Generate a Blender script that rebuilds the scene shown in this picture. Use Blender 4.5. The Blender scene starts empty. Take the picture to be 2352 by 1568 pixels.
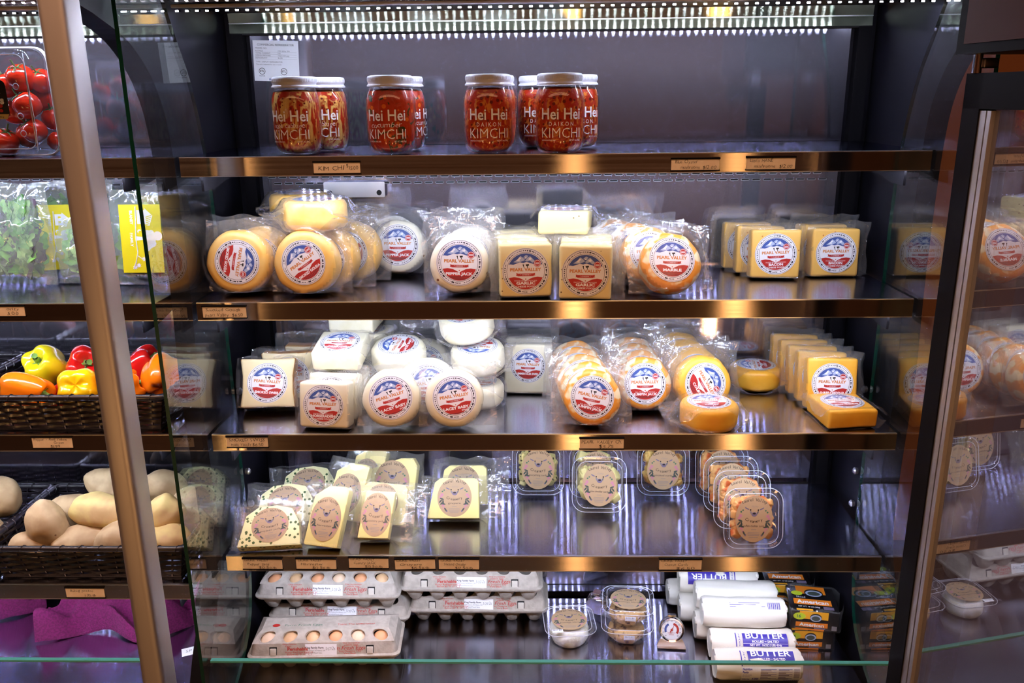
import bpy, bmesh, math, random
from mathutils import Vector, Matrix, noise, Euler

# ------------------------------------------------------------------ camera, exposure, world
SC = bpy.context.scene
COL = SC.collection
PI = math.pi
CAMZ = 1.625
cd = bpy.data.cameras.new('camera')
cam = bpy.data.objects.new('camera', cd)
COL.objects.link(cam)
cd.sensor_width = 36.0
cd.lens = 36.0 * 1943.26 / 2352
cd.clip_start = 0.02
cam.matrix_world = Matrix(((0.99973308, 0.00439708, 0.02268121, -0.03437),
                           (0.02054589, 0.27976315, -0.95984918, -1.38112),
                           (-0.0105659, 0.96005898, 0.27959813, CAMZ),
                           (0, 0, 0, 1)))
SC.camera = cam
SC.view_settings.view_transform = 'Standard'
SC.view_settings.look = 'None'
SC.view_settings.exposure = 0.0
SC.view_settings.gamma = 1.0
SC.view_settings.use_curve_mapping = False
cy = SC.cycles
cy.use_denoising = True
cy.max_bounces = 7
cy.diffuse_bounces = 3
cy.glossy_bounces = 4
cy.transmission_bounces = 4
cy.transparent_max_bounces = 24
cy.sample_clamp_indirect = 60.0
cy.caustics_reflective = False
cy.caustics_refractive = False
cy.blur_glossy = 0.0
cy.use_adaptive_sampling = True
cy.adaptive_threshold = 0.02
LED_POWER = 360.0          # emission of the cold white diodes
COLUMN_POWER = 34.0         # emission of the unseen amber columns added for streaks in the rails
LED_COL = (0.75, 0.81, 1.0)
COLUMN_COL = (1.0, 0.50, 0.17)
CEILING_FILL_POWER = 3.7       # unseen amber ceiling panels added to warm the fronts
CEILING_FILL_COL = (1.0, 0.52, 0.29)
W = bpy.data.worlds.new('shop')
SC.world = W
W.use_nodes = True
W.node_tree.nodes['Background'].inputs[0].default_value = (0.30, 0.20, 0.15, 1)
W.node_tree.nodes['Background'].inputs[1].default_value = 0.04

# ------------------------------------------------------------------ materials
MATS = {}


def srgb(r, g, b):
    f = lambda c: (c / 255 / 12.92) if c <= 10 else ((c / 255 + 0.055) / 1.055) ** 2.4
    return (f(r), f(g), f(b))


def new_mat(name):
    m = bpy.data.materials.new(name)
    m.use_nodes = True
    nt = m.node_tree
    nt.nodes.clear()
    out = nt.nodes.new('ShaderNodeOutputMaterial')
    MATS[name] = m
    return m, nt, out


def L(nt, a, b):
    nt.links.new(a, b)


def node(nt, kind, **kw):
    n = nt.nodes.new('ShaderNode' + kind)
    for k, v in kw.items():
        if k.startswith('i_'):
            k = k[2:]
            n.inputs[int(k) if k.isdigit() else k.replace('_', ' ')].default_value = v
        else:
            setattr(n, k, v)
    return n


def pbr(name, col, rough=0.5, metal=0.0, noise_col=None, nscale=20.0, nstretch=(1, 1, 1), nlo=0.4, nhi=0.6,
        bump=0.0, bscale=60.0, bstretch=(1, 1, 1), aniso=None, coat=0.0, sss=0.0, spec=None, voro=None, ndetail=3.0, distort=0.0):
    """One Principled material; noise_col mixes in a second colour; voro=(colour, scale, radius) adds specks."""
    m, nt, out = new_mat(name)
    p = node(nt, 'BsdfPrincipled')
    p.inputs['Base Color'].default_value = (*col, 1)
    p.inputs['Roughness'].default_value = rough
    p.inputs['Metallic'].default_value = metal
    if spec is not None:
        p.inputs['Specular IOR Level'].default_value = spec
    if coat:
        p.inputs['Coat Weight'].default_value = coat
        p.inputs['Coat Roughness'].default_value = 0.08
    if sss:
        p.inputs['Subsurface Weight'].default_value = sss
        p.inputs['Subsurface Radius'].default_value = (0.01, 0.006, 0.003)
    tc = node(nt, 'TexCoord')
    src = None
    if noise_col is not None:
        mp = node(nt, 'Mapping')
        mp.inputs['Scale'].default_value = nstretch
        L(nt, tc.outputs['Object'], mp.inputs[0])
        n = node(nt, 'TexNoise', i_Scale=nscale, i_Detail=ndetail, i_Distortion=distort)
        L(nt, mp.outputs[0], n.inputs['Vector'])
        rp = node(nt, 'ValToRGB')
        rp.color_ramp.elements[0].position = nlo
        rp.color_ramp.elements[1].position = nhi
        rp.color_ramp.elements[0].color = (*col, 1)
        rp.color_ramp.elements[1].color = (*noise_col, 1)
        L(nt, n.outputs[0], rp.inputs[0])
        src = rp.outputs[0]
        L(nt, src, p.inputs['Base Color'])
    if voro is not None:
        v = node(nt, 'TexVoronoi', i_Scale=voro[1])
        L(nt, tc.outputs['Object'], v.inputs['Vector'])
        rp = node(nt, 'ValToRGB')
        rp.color_ramp.elements[0].position = voro[2]
        rp.color_ramp.elements[1].position = voro[2] + 0.03
        rp.color_ramp.elements[0].color = (1, 1, 1, 1)
        rp.color_ramp.elements[1].color = (0, 0, 0, 1)
        L(nt, v.outputs['Distance'], rp.inputs[0])
        # only part of the cells carry a speck
        gt = node(nt, 'Math', operation='GREATER_THAN')
        gt.inputs[1].default_value = voro[3] if len(voro) > 3 else 0.45
        sx = node(nt, 'SeparateXYZ')
        L(nt, v.outputs['Color'], sx.inputs[0])
        L(nt, sx.outputs[0], gt.inputs[0])
        mu = node(nt, 'Math', operation='MULTIPLY')
        L(nt, rp.outputs[0], mu.inputs[0])
        L(nt, gt.outputs[0], mu.inputs[1])
        mx = node(nt, 'Mix', data_type='RGBA')
        if src:
            L(nt, src, mx.inputs[6])
        else:
            mx.inputs[6].default_value = (*col, 1)
        mx.inputs[7].default_value = (*voro[0], 1)
        L(nt, mu.outputs[0], mx.inputs[0])
        L(nt, mx.outputs[2], p.inputs['Base Color'])
    if bump:
        mp = node(nt, 'Mapping')
        mp.inputs['Scale'].default_value = bstretch
        L(nt, tc.outputs['Object'], mp.inputs[0])
        n = node(nt, 'TexNoise', i_Scale=bscale, i_Detail=3.0)
        L(nt, mp.outputs[0], n.inputs['Vector'])
        b = node(nt, 'Bump', i_Strength=bump, i_Distance=0.002)
        L(nt, n.outputs[0], b.inputs['Height'])
        L(nt, b.outputs[0], p.inputs['Normal'])
    if aniso is not None:
        p.inputs['Anisotropic'].default_value = aniso[0]
        t = node(nt, 'CombineXYZ', i_0=aniso[1][0], i_1=aniso[1][1], i_2=aniso[1][2])
        L(nt, t.outputs[0], p.inputs['Tangent'])
    L(nt, p.outputs[0], out.inputs[0])
    return m


def see_through(name, tint, haze, gloss_max, rough, bump=0.0, bscale=40.0, ior=1.45, haze_col=(0.9, 0.9, 0.95), base=0.0):
    """Clear film or glass: transparent + fresnel gloss + a little haze."""
    m, nt, out = new_mat(name)
    tr = node(nt, 'BsdfTransparent')
    tr.inputs[0].default_value = (*tint, 1)
    gl = node(nt, 'BsdfGlossy')
    gl.inputs['Roughness'].default_value = rough
    gl.inputs['Color'].default_value = (1, 1, 1, 1)
    fr = node(nt, 'Fresnel')
    ge = node(nt, 'NewGeometry')
    io = node(nt, 'MapRange')
    io.inputs['To Min'].default_value = ior      # the same gloss from both sides of the sheet
    io.inputs['To Max'].default_value = 1 / ior
    L(nt, ge.outputs['Backfacing'], io.inputs['Value'])
    L(nt, io.outputs[0], fr.inputs['IOR'])
    ma = node(nt, 'MapRange')
    ma.inputs['From Min'].default_value = 0.0
    ma.inputs['From Max'].default_value = 1.0
    ma.inputs['To Min'].default_value = base
    ma.inputs['To Max'].default_value = gloss_max
    L(nt, fr.outputs[0], ma.inputs['Value'])
    if bump:
        tc = node(nt, 'TexCoord')
        n = node(nt, 'TexNoise', i_Scale=bscale, i_Detail=2.0, i_Distortion=1.5)
        L(nt, tc.outputs['Object'], n.inputs['Vector'])
        b = node(nt, 'Bump', i_Strength=bump, i_Distance=0.004)
        L(nt, n.outputs[0], b.inputs['Height'])
        L(nt, b.outputs[0], gl.inputs['Normal'])
        L(nt, b.outputs[0], fr.inputs['Normal'])
    mix = node(nt, 'MixShader')
    L(nt, ma.outputs[0], mix.inputs[0])
    if haze:
        df = node(nt, 'BsdfDiffuse')
        df.inputs[0].default_value = (*haze_col, 1)
        tl = node(nt, 'BsdfTranslucent')
        tl.inputs[0].default_value = (*haze_col, 1)
        m0 = node(nt, 'MixShader', i_0=0.5)
        L(nt, df.outputs[0], m0.inputs[1])
        L(nt, tl.outputs[0], m0.inputs[2])
        m1 = node(nt, 'MixShader', i_0=haze)
        L(nt, tr.outputs[0], m1.inputs[1])
        L(nt, m0.outputs[0], m1.inputs[2])
        L(nt, m1.outputs[0], mix.inputs[1])
    else:
        L(nt, tr.outputs[0], mix.inputs[1])
    L(nt, gl.outputs[0], mix.inputs[2])
    L(nt, mix.outputs[0], out.inputs[0])
    return m


def glow(name, col, strength):
    m, nt, out = new_mat(name)
    e = node(nt, 'Emission')
    e.inputs[0].default_value = (*col, 1)
    ge = node(nt, 'NewGeometry')          # a diode shines from its front only
    mr = node(nt, 'MapRange')
    mr.inputs['To Min'].default_value = strength
    mr.inputs['To Max'].default_value = 0.0
    L(nt, ge.outputs['Backfacing'], mr.inputs['Value'])
    L(nt, mr.outputs[0], e.inputs[1])
    L(nt, e.outputs[0], out.inputs[0])
    return m


def steel(name, col, rough, aniso, tangent, scratch=0.2, mix=0.12):
    """Brushed stainless steel, grain along X: a stretched mirror lobe over a faint broad sheen."""
    m, nt, out = new_mat(name)
    tc = node(nt, 'TexCoord')
    mp = node(nt, 'Mapping')
    mp.inputs['Scale'].default_value = (2.0, 260.0, 260.0)
    L(nt, tc.outputs['Object'], mp.inputs[0])
    n = node(nt, 'TexNoise', i_Scale=1.0, i_Detail=4.0)
    L(nt, mp.outputs[0], n.inputs['Vector'])
    r = node(nt, 'MapRange')
    r.inputs['To Min'].default_value = rough * (1 - scratch)
    r.inputs['To Max'].default_value = rough * (1 + scratch)
    L(nt, n.outputs[0], r.inputs['Value'])
    t = node(nt, 'CombineXYZ', i_0=tangent[0], i_1=tangent[1], i_2=tangent[2])
    g = node(nt, 'BsdfAnisotropic', distribution='BECKMANN')
    g.inputs['Color'].default_value = (*col, 1)
    g.inputs['Anisotropy'].default_value = aniso
    L(nt, r.outputs[0], g.inputs['Roughness'])
    L(nt, t.outputs[0], g.inputs['Tangent'])
    g2 = node(nt, 'BsdfAnisotropic', distribution='BECKMANN')
    g2.inputs['Color'].default_value = (*col, 1)
    g2.inputs['Roughness'].default_value = 0.5
    mx = node(nt, 'MixShader', i_0=mix)
    L(nt, g.outputs[0], mx.inputs[1])
    L(nt, g2.outputs[0], mx.inputs[2])
    L(nt, mx.outputs[0], out.inputs[0])
    return m


TX = (1, 0, 0)
steel('steel_shelf', (0.58, 0.59, 0.74), 0.128, 0.82, TX, scratch=0.1, mix=0.15)
steel('steel_back', (0.42, 0.41, 0.51), 0.0755, 0.60, TX, scratch=0.1, mix=0.15)
steel('steel_fascia', (0.40, 0.355, 0.33), 0.21, 0.79, TX, mix=0.02)
steel('steel_air', (0.60, 0.66, 0.50), 0.125, 0.80, TX, scratch=0.1, mix=0.04)
pbr('steel_edge', (0.75, 0.75, 0.8), 0.3, 1.0)
pbr('black_panel', (0.005, 0.0046, 0.008), 0.5, 0.0, spec=0.14)
pbr('black_metal', (0.006, 0.0055, 0.007), 0.55, 0.0, spec=0.06)
pbr('black_gap', (0.002, 0.002, 0.003), 0.8)
pbr('aluminium', (0.52, 0.49, 0.49), 0.45, 0.85, bump=0.03, bscale=30, bstretch=(60, 60, 1))
pbr('chrome', (0.85, 0.85, 0.88), 0.08, 1.0)
pbr('zinc', (0.7, 0.7, 0.74), 0.28, 1.0)
pbr('zinc_dull', (0.30, 0.30, 0.33), 0.5, 0.6)
see_through('glass_face', (0.95, 0.985, 0.97), 0.004, 0.95, 0.003, ior=1.5)
see_through('glass_coated', (0.62, 0.60, 0.66), 0.15, 1.0, 0.006, ior=1.5, base=0.22, haze_col=(0.72, 0.66, 0.80))  # lavender veil of light on the door pane put in as haze
pbr('glass_edge', (0.0, 0.035, 0.024), 0.12, 0.0, coat=0.5)
pbr('glass_rim', (0.10, 0.42, 0.36), 0.08, 0.0, coat=1.0)
see_through('film', (0.97, 0.97, 0.975), 0.10, 0.9, 0.075, bump=1.0, bscale=30, base=0.03)
see_through('film_tight', (0.985, 0.985, 0.985), 0.015, 0.7, 0.10, bump=0.12, bscale=16)
see_through('film_pouch', (0.965, 0.965, 0.975), 0.12, 0.95, 0.07, bump=1.0, bscale=24, base=0.03)
see_through('clear_plastic', (0.965, 0.965, 0.98), 0.02, 0.9, 0.05, ior=1.55)
see_through('jar_glass', (0.98, 0.985, 0.98), 0.0, 0.95, 0.02, ior=1.55)
see_through('salad_film', (0.965, 0.98, 0.975), 0.26, 0.95, 0.07, bump=1.0, bscale=18, base=0.04, haze_col=(0.85, 0.92, 0.88))
glow('led_diode', LED_COL, LED_POWER)
pbr('led_lens', (0.72, 0.72, 0.78), 0.25, 0.0)
glow('added_column_glow', COLUMN_COL, COLUMN_POWER)
glow('ceiling_fill_glow', CEILING_FILL_COL, CEILING_FILL_POWER)
# foods
pbr('gouda', srgb(243, 192, 96), 0.42, noise_col=srgb(246, 206, 126), nscale=24, bump=0.12, bscale=90)
pbr('white_cheese', srgb(232, 224, 192), 0.40, noise_col=srgb(238, 232, 208), nscale=30, bump=0.15, bscale=70)
pbr('pepper_cheese', srgb(240, 234, 212), 0.40, bump=0.15, bscale=70, voro=(srgb(120, 70, 35), 62.0, 0.13, 0.62))
pbr('garlic_cheese', srgb(236, 220, 160), 0.40, bump=0.1, bscale=70, voro=(srgb(110, 85, 45), 105.0, 0.13, 0.55))
pbr('pale_cheese', srgb(238, 224, 146), 0.42, bump=0.1, bscale=60)
pbr('herb_cheese', srgb(232, 228, 172), 0.42, bump=0.1, bscale=60, voro=(srgb(46, 86, 30), 150.0, 0.38, 0.52))
pbr('cheddar', srgb(240, 172, 48), 0.40, noise_col=srgb(246, 186, 66), nscale=22, bump=0.12, bscale=70)
pbr('bacon_cheese', srgb(240, 190, 98), 0.40, bump=0.1, bscale=70, voro=(srgb(196, 120, 60), 90.0, 0.12, 0.6))
pbr('marble_cheese', srgb(240, 158, 50), 0.40, noise_col=srgb(246, 226, 180), nscale=46, nlo=0.47, nhi=0.55, bump=0.35, bscale=50, ndetail=1.5)
pbr('smoked_rind', srgb(172, 108, 38), 0.35, noise_col=srgb(206, 150, 70), nscale=18)
pbr('smoked_face', srgb(234, 216, 168), 0.38, bump=0.12, bscale=40)
pbr('kimchi_napa', srgb(170, 38, 8), 0.3, noise_col=srgb(222, 176, 96), nscale=52, nlo=0.47, nhi=0.60, nstretch=(1, 1, 0.5), bump=0.8, bscale=90, distort=2.5, ndetail=5, voro=(srgb(112, 18, 6), 150.0, 0.25, 0.6))
pbr('kimchi_cucumber', srgb(182, 48, 8), 0.3, noise_col=srgb(52, 60, 14), nscale=42, nlo=0.56, nhi=0.62, bump=0.8, bscale=90, distort=2.0, ndetail=4, voro=(srgb(226, 108, 26), 95.0, 0.32, 0.55))
pbr('kimchi_daikon', srgb(176, 40, 8), 0.3, noise_col=srgb(212, 124, 48), nscale=56, nlo=0.51, nhi=0.60, bump=0.8, bscale=90, distort=2.2, ndetail=5, voro=(srgb(112, 20, 6), 120.0, 0.3, 0.55))
pbr('lid_white', srgb(222, 224, 236), 0.28, coat=0.3)
pbr('paper_white', srgb(240, 240, 246), 0.5)
pbr('paper_glossy', srgb(238, 238, 244), 0.25, coat=0.3)
pbr('ink_blue', srgb(62, 88, 160), 0.4)
pbr('ink_ice', srgb(176, 190, 220), 0.4)
pbr('ink_orange', srgb(206, 128, 52), 0.4)
pbr('ink_red', srgb(184, 44, 40), 0.35)
pbr('ink_dark', srgb(40, 38, 52), 0.5)
pbr('ink_black', srgb(18, 16, 18), 0.5)
pbr('ink_violet', srgb(58, 44, 160), 0.4)
pbr('ink_pink', srgb(186, 122, 142), 0.5)
pbr('ink_mauve', srgb(112, 100, 128), 0.5)
pbr('ink_leaf', srgb(62, 74, 70), 0.5)
pbr('ink_green', srgb(60, 110, 84), 0.5)
pbr('ink_grey', srgb(128, 122, 126), 0.5)
pbr('kraft', srgb(186, 156, 122), 0.62, noise_col=srgb(172, 142, 108), nscale=120)
pbr('tag_card', srgb(250, 236, 218), 0.5, noise_col=srgb(244, 226, 206), nscale=60)
pbr('carton', srgb(182, 172, 162), 0.8, noise_col=srgb(168, 158, 148), nscale=70, bump=0.3, bscale=220)
pbr('egg_brown', srgb(222, 160, 116), 0.45)
pbr('egg_tan', srgb(216, 176, 134), 0.45)
pbr('egg_pale', srgb(232, 200, 170), 0.45)
pbr('butter_wrap', srgb(226, 221, 212), 0.34, bump=0.25, bscale=26)
pbr('box_black', srgb(22, 20, 22), 0.25, coat=0.5)
pbr('box_orange', srgb(232, 132, 36), 0.3)
pbr('box_amber', srgb(240, 172, 40), 0.3)
pbr('box_lime', srgb(196, 214, 52), 0.35)
pbr('kraft_dark', srgb(120, 82, 52), 0.6)
pbr('pepper_yellow', srgb(246, 196, 14), 0.16, coat=0.4, spec=0.6)
pbr('pepper_lemon', srgb(226, 208, 24), 0.16, coat=0.4, spec=0.6)
pbr('pepper_orange', srgb(246, 124, 14), 0.16, coat=0.4, spec=0.6)
pbr('pepper_red', srgb(204, 24, 22), 0.16, coat=0.4, spec=0.6)
pbr('stem_green', srgb(92, 132, 48), 0.5, noise_col=srgb(120, 160, 70), nscale=60)
pbr('potato', srgb(184, 160, 122), 0.7, noise_col=srgb(160, 134, 98), nscale=26, bump=0.3, bscale=55, voro=(srgb(112, 82, 52), 34.0, 0.07, 0.5))
pbr('potato_green', srgb(206, 186, 118), 0.7, noise_col=srgb(184, 152, 104), nscale=18, bump=0.3, bscale=55, voro=(srgb(112, 82, 52), 34.0, 0.07, 0.5))
pbr('wicker', (0.012, 0.010, 0.014), 0.28, spec=0.6, coat=0.25)
pbr('towel', srgb(118, 18, 84), 0.95, noise_col=srgb(98, 12, 70), nscale=240, bump=1.0, bscale=420)
pbr('tomato', srgb(206, 42, 16), 0.14, coat=0.4)
pbr('vine', srgb(74, 104, 40), 0.6)
pbr('leaf_green', srgb(112, 168, 60), 0.5, noise_col=srgb(58, 108, 40), nscale=30, nlo=0.42, nhi=0.6)
pbr('leaf_pale', srgb(176, 206, 120), 0.5, noise_col=srgb(112, 158, 74), nscale=30)
pbr('leaf_purple', srgb(72, 48, 66), 0.5, noise_col=srgb(104, 120, 74), nscale=24)
pbr('card_yellow', srgb(228, 212, 30), 0.4)
pbr('label_gold', srgb(196, 172, 104), 0.4)
pbr('curd_cream', srgb(238, 226, 150), 0.45)
pbr('curd_herb', srgb(226, 214, 140), 0.45, voro=(srgb(70, 66, 34), 120.0, 0.3, 0.4))
pbr('curd_amber', srgb(226, 190, 104), 0.45, noise_col=srgb(178, 112, 44), nscale=60)
pbr('curd_buffalo', srgb(234, 176, 104), 0.42, noise_col=srgb(208, 92, 28), nscale=50, nlo=0.42, nhi=0.6)
pbr('ricotta', srgb(242, 240, 232), 0.6, noise_col=srgb(228, 222, 196), nscale=60, bump=0.6, bscale=120)
pbr('granola', srgb(198, 158, 104), 0.6, noise_col=srgb(92, 62, 42), nscale=90, nlo=0.5, nhi=0.64, bump=0.8, bscale=140)
pbr('room_brown', srgb(96, 62, 44), 0.7)
pbr('room_orange', srgb(120, 70, 34), 0.8)
pbr('room_floor', srgb(70, 58, 52), 0.4)
pbr('room_ceiling', srgb(120, 108, 100), 0.8)
pbr('cooler_brown', srgb(62, 36, 32), 0.5, spec=0.1)
pbr('cooler_pale', srgb(176, 168, 190), 0.5)
pbr('potato_pink', srgb(190, 132, 128), 0.6, noise_col=srgb(168, 108, 104), nscale=26)
pbr('rim_plastic', (0.70, 0.70, 0.78), 0.12, 0.0, coat=0.5)
pbr('carton_pale', srgb(200, 192, 182), 0.8, bump=0.3, bscale=220)

# ------------------------------------------------------------------ mesh helpers
class MB:
    """Collects faces of several materials and becomes ONE mesh."""
    def __init__(s):
        s.v, s.f, s.m, s.mats = [], [], [], []

    def mi(s, mat):
        if mat not in s.mats:
            s.mats.append(mat)
        return s.mats.index(mat)

    def add(s, vs, fs, mat, M=None):
        b = len(s.v)
        if M is not None:
            vs = [tuple(M @ Vector(v)) for v in vs]
        s.v.extend(tuple(v) for v in vs)
        k = s.mi(mat)
        for f in fs:
            s.f.append([b + i for i in f])
            s.m.append(k)
        return s

    def box(s, a, b, mat, M=None):
        x0, y0, z0 = a
        x1, y1, z1 = b
        vs = [(x0, y0, z0), (x1, y0, z0), (x1, y1, z0), (x0, y1, z0), (x0, y0, z1), (x1, y0, z1), (x1, y1, z1), (x0, y1, z1)]
        return s.add(vs, [(0, 3, 2, 1), (4, 5, 6, 7), (0, 1, 5, 4), (1, 2, 6, 5), (2, 3, 7, 6), (3, 0, 4, 7)], mat, M)

    def rbox(s, c, size, r, mat, M=None, n=3, jitter=0.0, seed=0, waist=0.0):
        """Rounded box centred at c."""
        sx, sy, sz = [q / 2 for q in size]
        r = min(r, sx, sy, sz)

        def ticks(h):
            e = [math.sin(i / n * PI / 2) for i in range(n + 1)]
            a = [-h + r * (1 - math.cos(i / n * PI / 2)) for i in range(n)]
            inner = h - r
            k = max(1, int(inner / 0.012)) if jitter or waist else 1
            mid = [-inner + 2 * inner * i / k for i in range(k + 1)] if inner > 1e-6 else [0]
            return a + mid + [-q for q in reversed(a)]
        X, Y, Z = ticks(sx), ticks(sy), ticks(sz)
        idx, vs, fs = {}, [], []

        def vert(x, y, z):
            key = (round(x, 6), round(y, 6), round(z, 6))
            if key not in idx:
                inner = Vector((max(-sx + r, min(sx - r, x)), max(-sy + r, min(sy - r, y)), max(-sz + r, min(sz - r, z))))
                d = Vector((x, y, z)) - inner
                p = inner + (d.normalized() * r if d.length > 1e-9 else d)
                if jitter:
                    p += noise.noise_vector(p * 28 + Vector((seed, 3, 1))) * jitter
                if waist:
                    p.x *= 1 - waist * (1 - (p.z / sz) ** 2)
                    p.z *= 1 - 0.5 * waist * (1 - (p.x / sx) ** 2)
                idx[key] = len(vs)
                vs.append(tuple(p + Vector(c)))
            return idx[key]

        def sheet(A, B, fn, flip):
            for i in range(len(A) - 1):
                for j in range(len(B) - 1):
                    q = [fn(A[i], B[j]), fn(A[i + 1], B[j]), fn(A[i + 1], B[j + 1]), fn(A[i], B[j + 1])]
                    if len(set(q)) > 2:
                        fs.append(q[::-1] if flip else q)
        for sg in (-1, 1):
            sheet(X, Y, lambda a, b: vert(a, b, sg * sz), sg < 0)
            sheet(Y, Z, lambda a, b: vert(sg * sx, a, b), sg < 0)
            sheet(Z, X, lambda a, b: vert(b, sg * sy, a), sg < 0)
        return s.add(vs, fs, mat, M)

    def lathe(s, prof, mat, M=None, seg=40, jitter=0.0, seed=0):
        """prof: (radius, height) from bottom to top, turned about Z."""
        vs, fs = [], []
        for r, z in prof:
            for i in range(seg):
                a = 2 * PI * i / seg
                rr = r
                if jitter:
                    rr += noise.noise(Vector((math.cos(a) * 2.2 + seed, math.sin(a) * 2.2, z * 30))) * jitter
                vs.append((rr * math.cos(a), rr * math.sin(a), z))
        k = len(prof)
        for j in range(k - 1):
            for i in range(seg):
                i2 = (i + 1) % seg
                fs.append((j * seg + i, j * seg + i2, (j + 1) * seg + i2, (j + 1) * seg + i))
        if prof[0][0] > 1e-6:
            fs.append(tuple(reversed(range(seg))))
        if prof[-1][0] > 1e-6:
            fs.append(tuple((k - 1) * seg + i for i in range(seg)))
        return s.add(vs, fs, mat, M)

    def tube(s, pts, r, mat, seg=6, closed=False, taper=None):
        pts = [Vector(p) for p in pts]
        n = len(pts)
        vs, fs = [], []
        for i, p in enumerate(pts):
            if closed:
                t = pts[(i + 1) % n] - pts[i - 1]
            else:
                t = pts[min(i + 1, n - 1)] - pts[max(i - 1, 0)]
            t.normalize()
            up = Vector((0, 0, 1)) if abs(t.z) < 0.9 else Vector((1, 0, 0))
            a = t.cross(up).normalized()
            b = t.cross(a)
            rr = r * (taper[i] if taper else 1)
            for k in range(seg):
                w = 2 * PI * k / seg
                vs.append(tuple(p + (a * math.cos(w) + b * math.sin(w)) * rr))
        m = n if closed else n - 1
        for i in range(m):
            j = (i + 1) % n
            for k in range(seg):
                k2 = (k + 1) % seg
                fs.append((i * seg + k, j * seg + k, j * seg + k2, i * seg + k2))
        if not closed:
            fs.append(tuple(range(seg)))
            fs.append(tuple((n - 1) * seg + k for k in reversed(range(seg))))
        return s.add(vs, fs, mat)

    def loft(s, rings, mat, M=None, cap0=False, cap1=False):
        vs = [v for r in rings for v in r]
        n = len(rings[0])
        fs = []
        for j in range(len(rings) - 1):
            for i in range(n):
                i2 = (i + 1) % n
                fs.append((j * n + i, j * n + i2, (j + 1) * n + i2, (j + 1) * n + i))
        if cap0:
            fs.append(tuple(reversed(range(n))))
        if cap1:
            fs.append(tuple((len(rings) - 1) * n + i for i in range(n)))
        return s.add(vs, fs, mat, M)

    def flat(s, pts, z, mat, M=None):
        return s.add([(x, y, z) for x, y in pts], [tuple(range(len(pts)))], mat, M)

    def prism(s, pts, depth, bevel, mat, M=None, side_mat=None):
        """Outline in XZ (front at y=0 facing -y) pushed back by depth, its edges rounded."""
        bm = bmesh.new()
        vs = [bm.verts.new((x, 0, z)) for x, z in pts]
        f = bm.faces.new(vs)
        bm.normal_update()
        if f.normal.y > 0:
            f.normal_flip()
        r = bmesh.ops.extrude_face_region(bm, geom=[f])
        for v in [g for g in r['geom'] if isinstance(g, bmesh.types.BMVert)]:
            v.co.y += depth
        bmesh.ops.recalc_face_normals(bm, faces=bm.faces)
        if bevel:
            bmesh.ops.bevel(bm, geom=list(bm.edges), offset=bevel, segments=2, affect='EDGES', profile=0.6)
        bm.verts.index_update()
        vv = [tuple(v.co) for v in bm.verts]
        if side_mat:
            fa = [[v.index for v in f.verts] for f in bm.faces if abs(f.normal.y) > 0.8]
            fb = [[v.index for v in f.verts] for f in bm.faces if abs(f.normal.y) <= 0.8]
            s.add(vv, fa, mat, M)
            s.add(vv, fb, side_mat, M)
        else:
            s.add(vv, [[v.index for v in f.verts] for f in bm.faces], mat, M)
        bm.free()
        return s

    def text(s, string, size, mat, M=None, x=0, y=0, z=0, width=None, align='C', bold=0.0, warp=None):
        vs, fs, w, h = glyphs(string, bold)
        k = size
        kx = width / max(w, 1e-6) if width else k
        ox = {'C': -w * kx / 2, 'L': 0, 'R': -w * kx}[align]
        pts = [(x + ox + a * kx, y + b * k, z) for a, b in vs]
        if warp:
            pts = [warp(*p) for p in pts]
        return s.add(pts, fs, mat, M)

    def hand(s, string, size, mat, M=None, x=0, y=0, z=0, seed=1, width=None):
        """Handwriting: single letters, each a little askew."""
        rnd = random.Random(seed)
        cur, items = 0.0, []
        for ch in string:
            if ch == ' ':
                cur += 0.42
                continue
            vs, fs, w, h = glyphs(ch, -0.012)
            sc = rnd.uniform(0.88, 1.12)
            a = rnd.uniform(-0.13, 0.10)
            dy = rnd.uniform(-0.06, 0.06)
            sh = rnd.uniform(0.0, 0.22)
            items.append(([((p + q * sh) * sc * math.cos(a) - q * sc * math.sin(a) + cur, q * sc * math.cos(a) + p * sc * math.sin(a) + dy) for p, q in vs], fs))
            cur += w * sc + 0.10
        kx = width / cur if width else size
        for vs, fs in items:
            s.add([(x + p * kx, y + q * size, z) for p, q in vs], fs, mat, M)
        return s

    def mesh(s, name, smooth=35):
        me = bpy.data.meshes.new(name)
        me.from_pydata(s.v, [], s.f)
        for m in s.mats:
            me.materials.append(MATS[m])
        me.polygons.foreach_set('material_index', s.m)
        if smooth:
            me.polygons.foreach_set('use_smooth', [True] * len(s.f))
            me.set_sharp_from_angle(angle=math.radians(smooth))
        me.update()
        return me


GLYPH = {}


def glyphs(string, bold=0.0):
    """Outline of a string as flat faces; cap height is about 0.73, size 1."""
    key = (string, bold)
    if key not in GLYPH:
        cu = bpy.data.curves.new('lettering', 'FONT')
        cu.body = string
        cu.size = 1
        cu.resolution_u = 2
        cu.offset = bold
        o = bpy.data.objects.new('lettering', cu)
        me = bpy.data.meshes.new_from_object(o)
        vs = [(v.co.x, v.co.y) for v in me.vertices]
        fs = [tuple(p.vertices) for p in me.polygons]
        x0 = min((v[0] for v in vs), default=0)
        x1 = max((v[0] for v in vs), default=1)
        vs = [(a - x0, b) for a, b in vs]
        GLYPH[key] = (vs, fs, x1 - x0, 0.73)
        bpy.data.objects.remove(o)
        bpy.data.curves.remove(cu)
        bpy.data.meshes.remove(me)
    return GLYPH[key]


def ob(name, me, parent=None, loc=(0, 0, 0), rot=(0, 0, 0), label=None):
    o = bpy.data.objects.new(name, me)
    COL.objects.link(o)
    o.location = loc
    o.rotation_euler = rot
    if parent is not None:
        o.parent = parent
    if label:
        o['label'] = label
    return o


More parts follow.
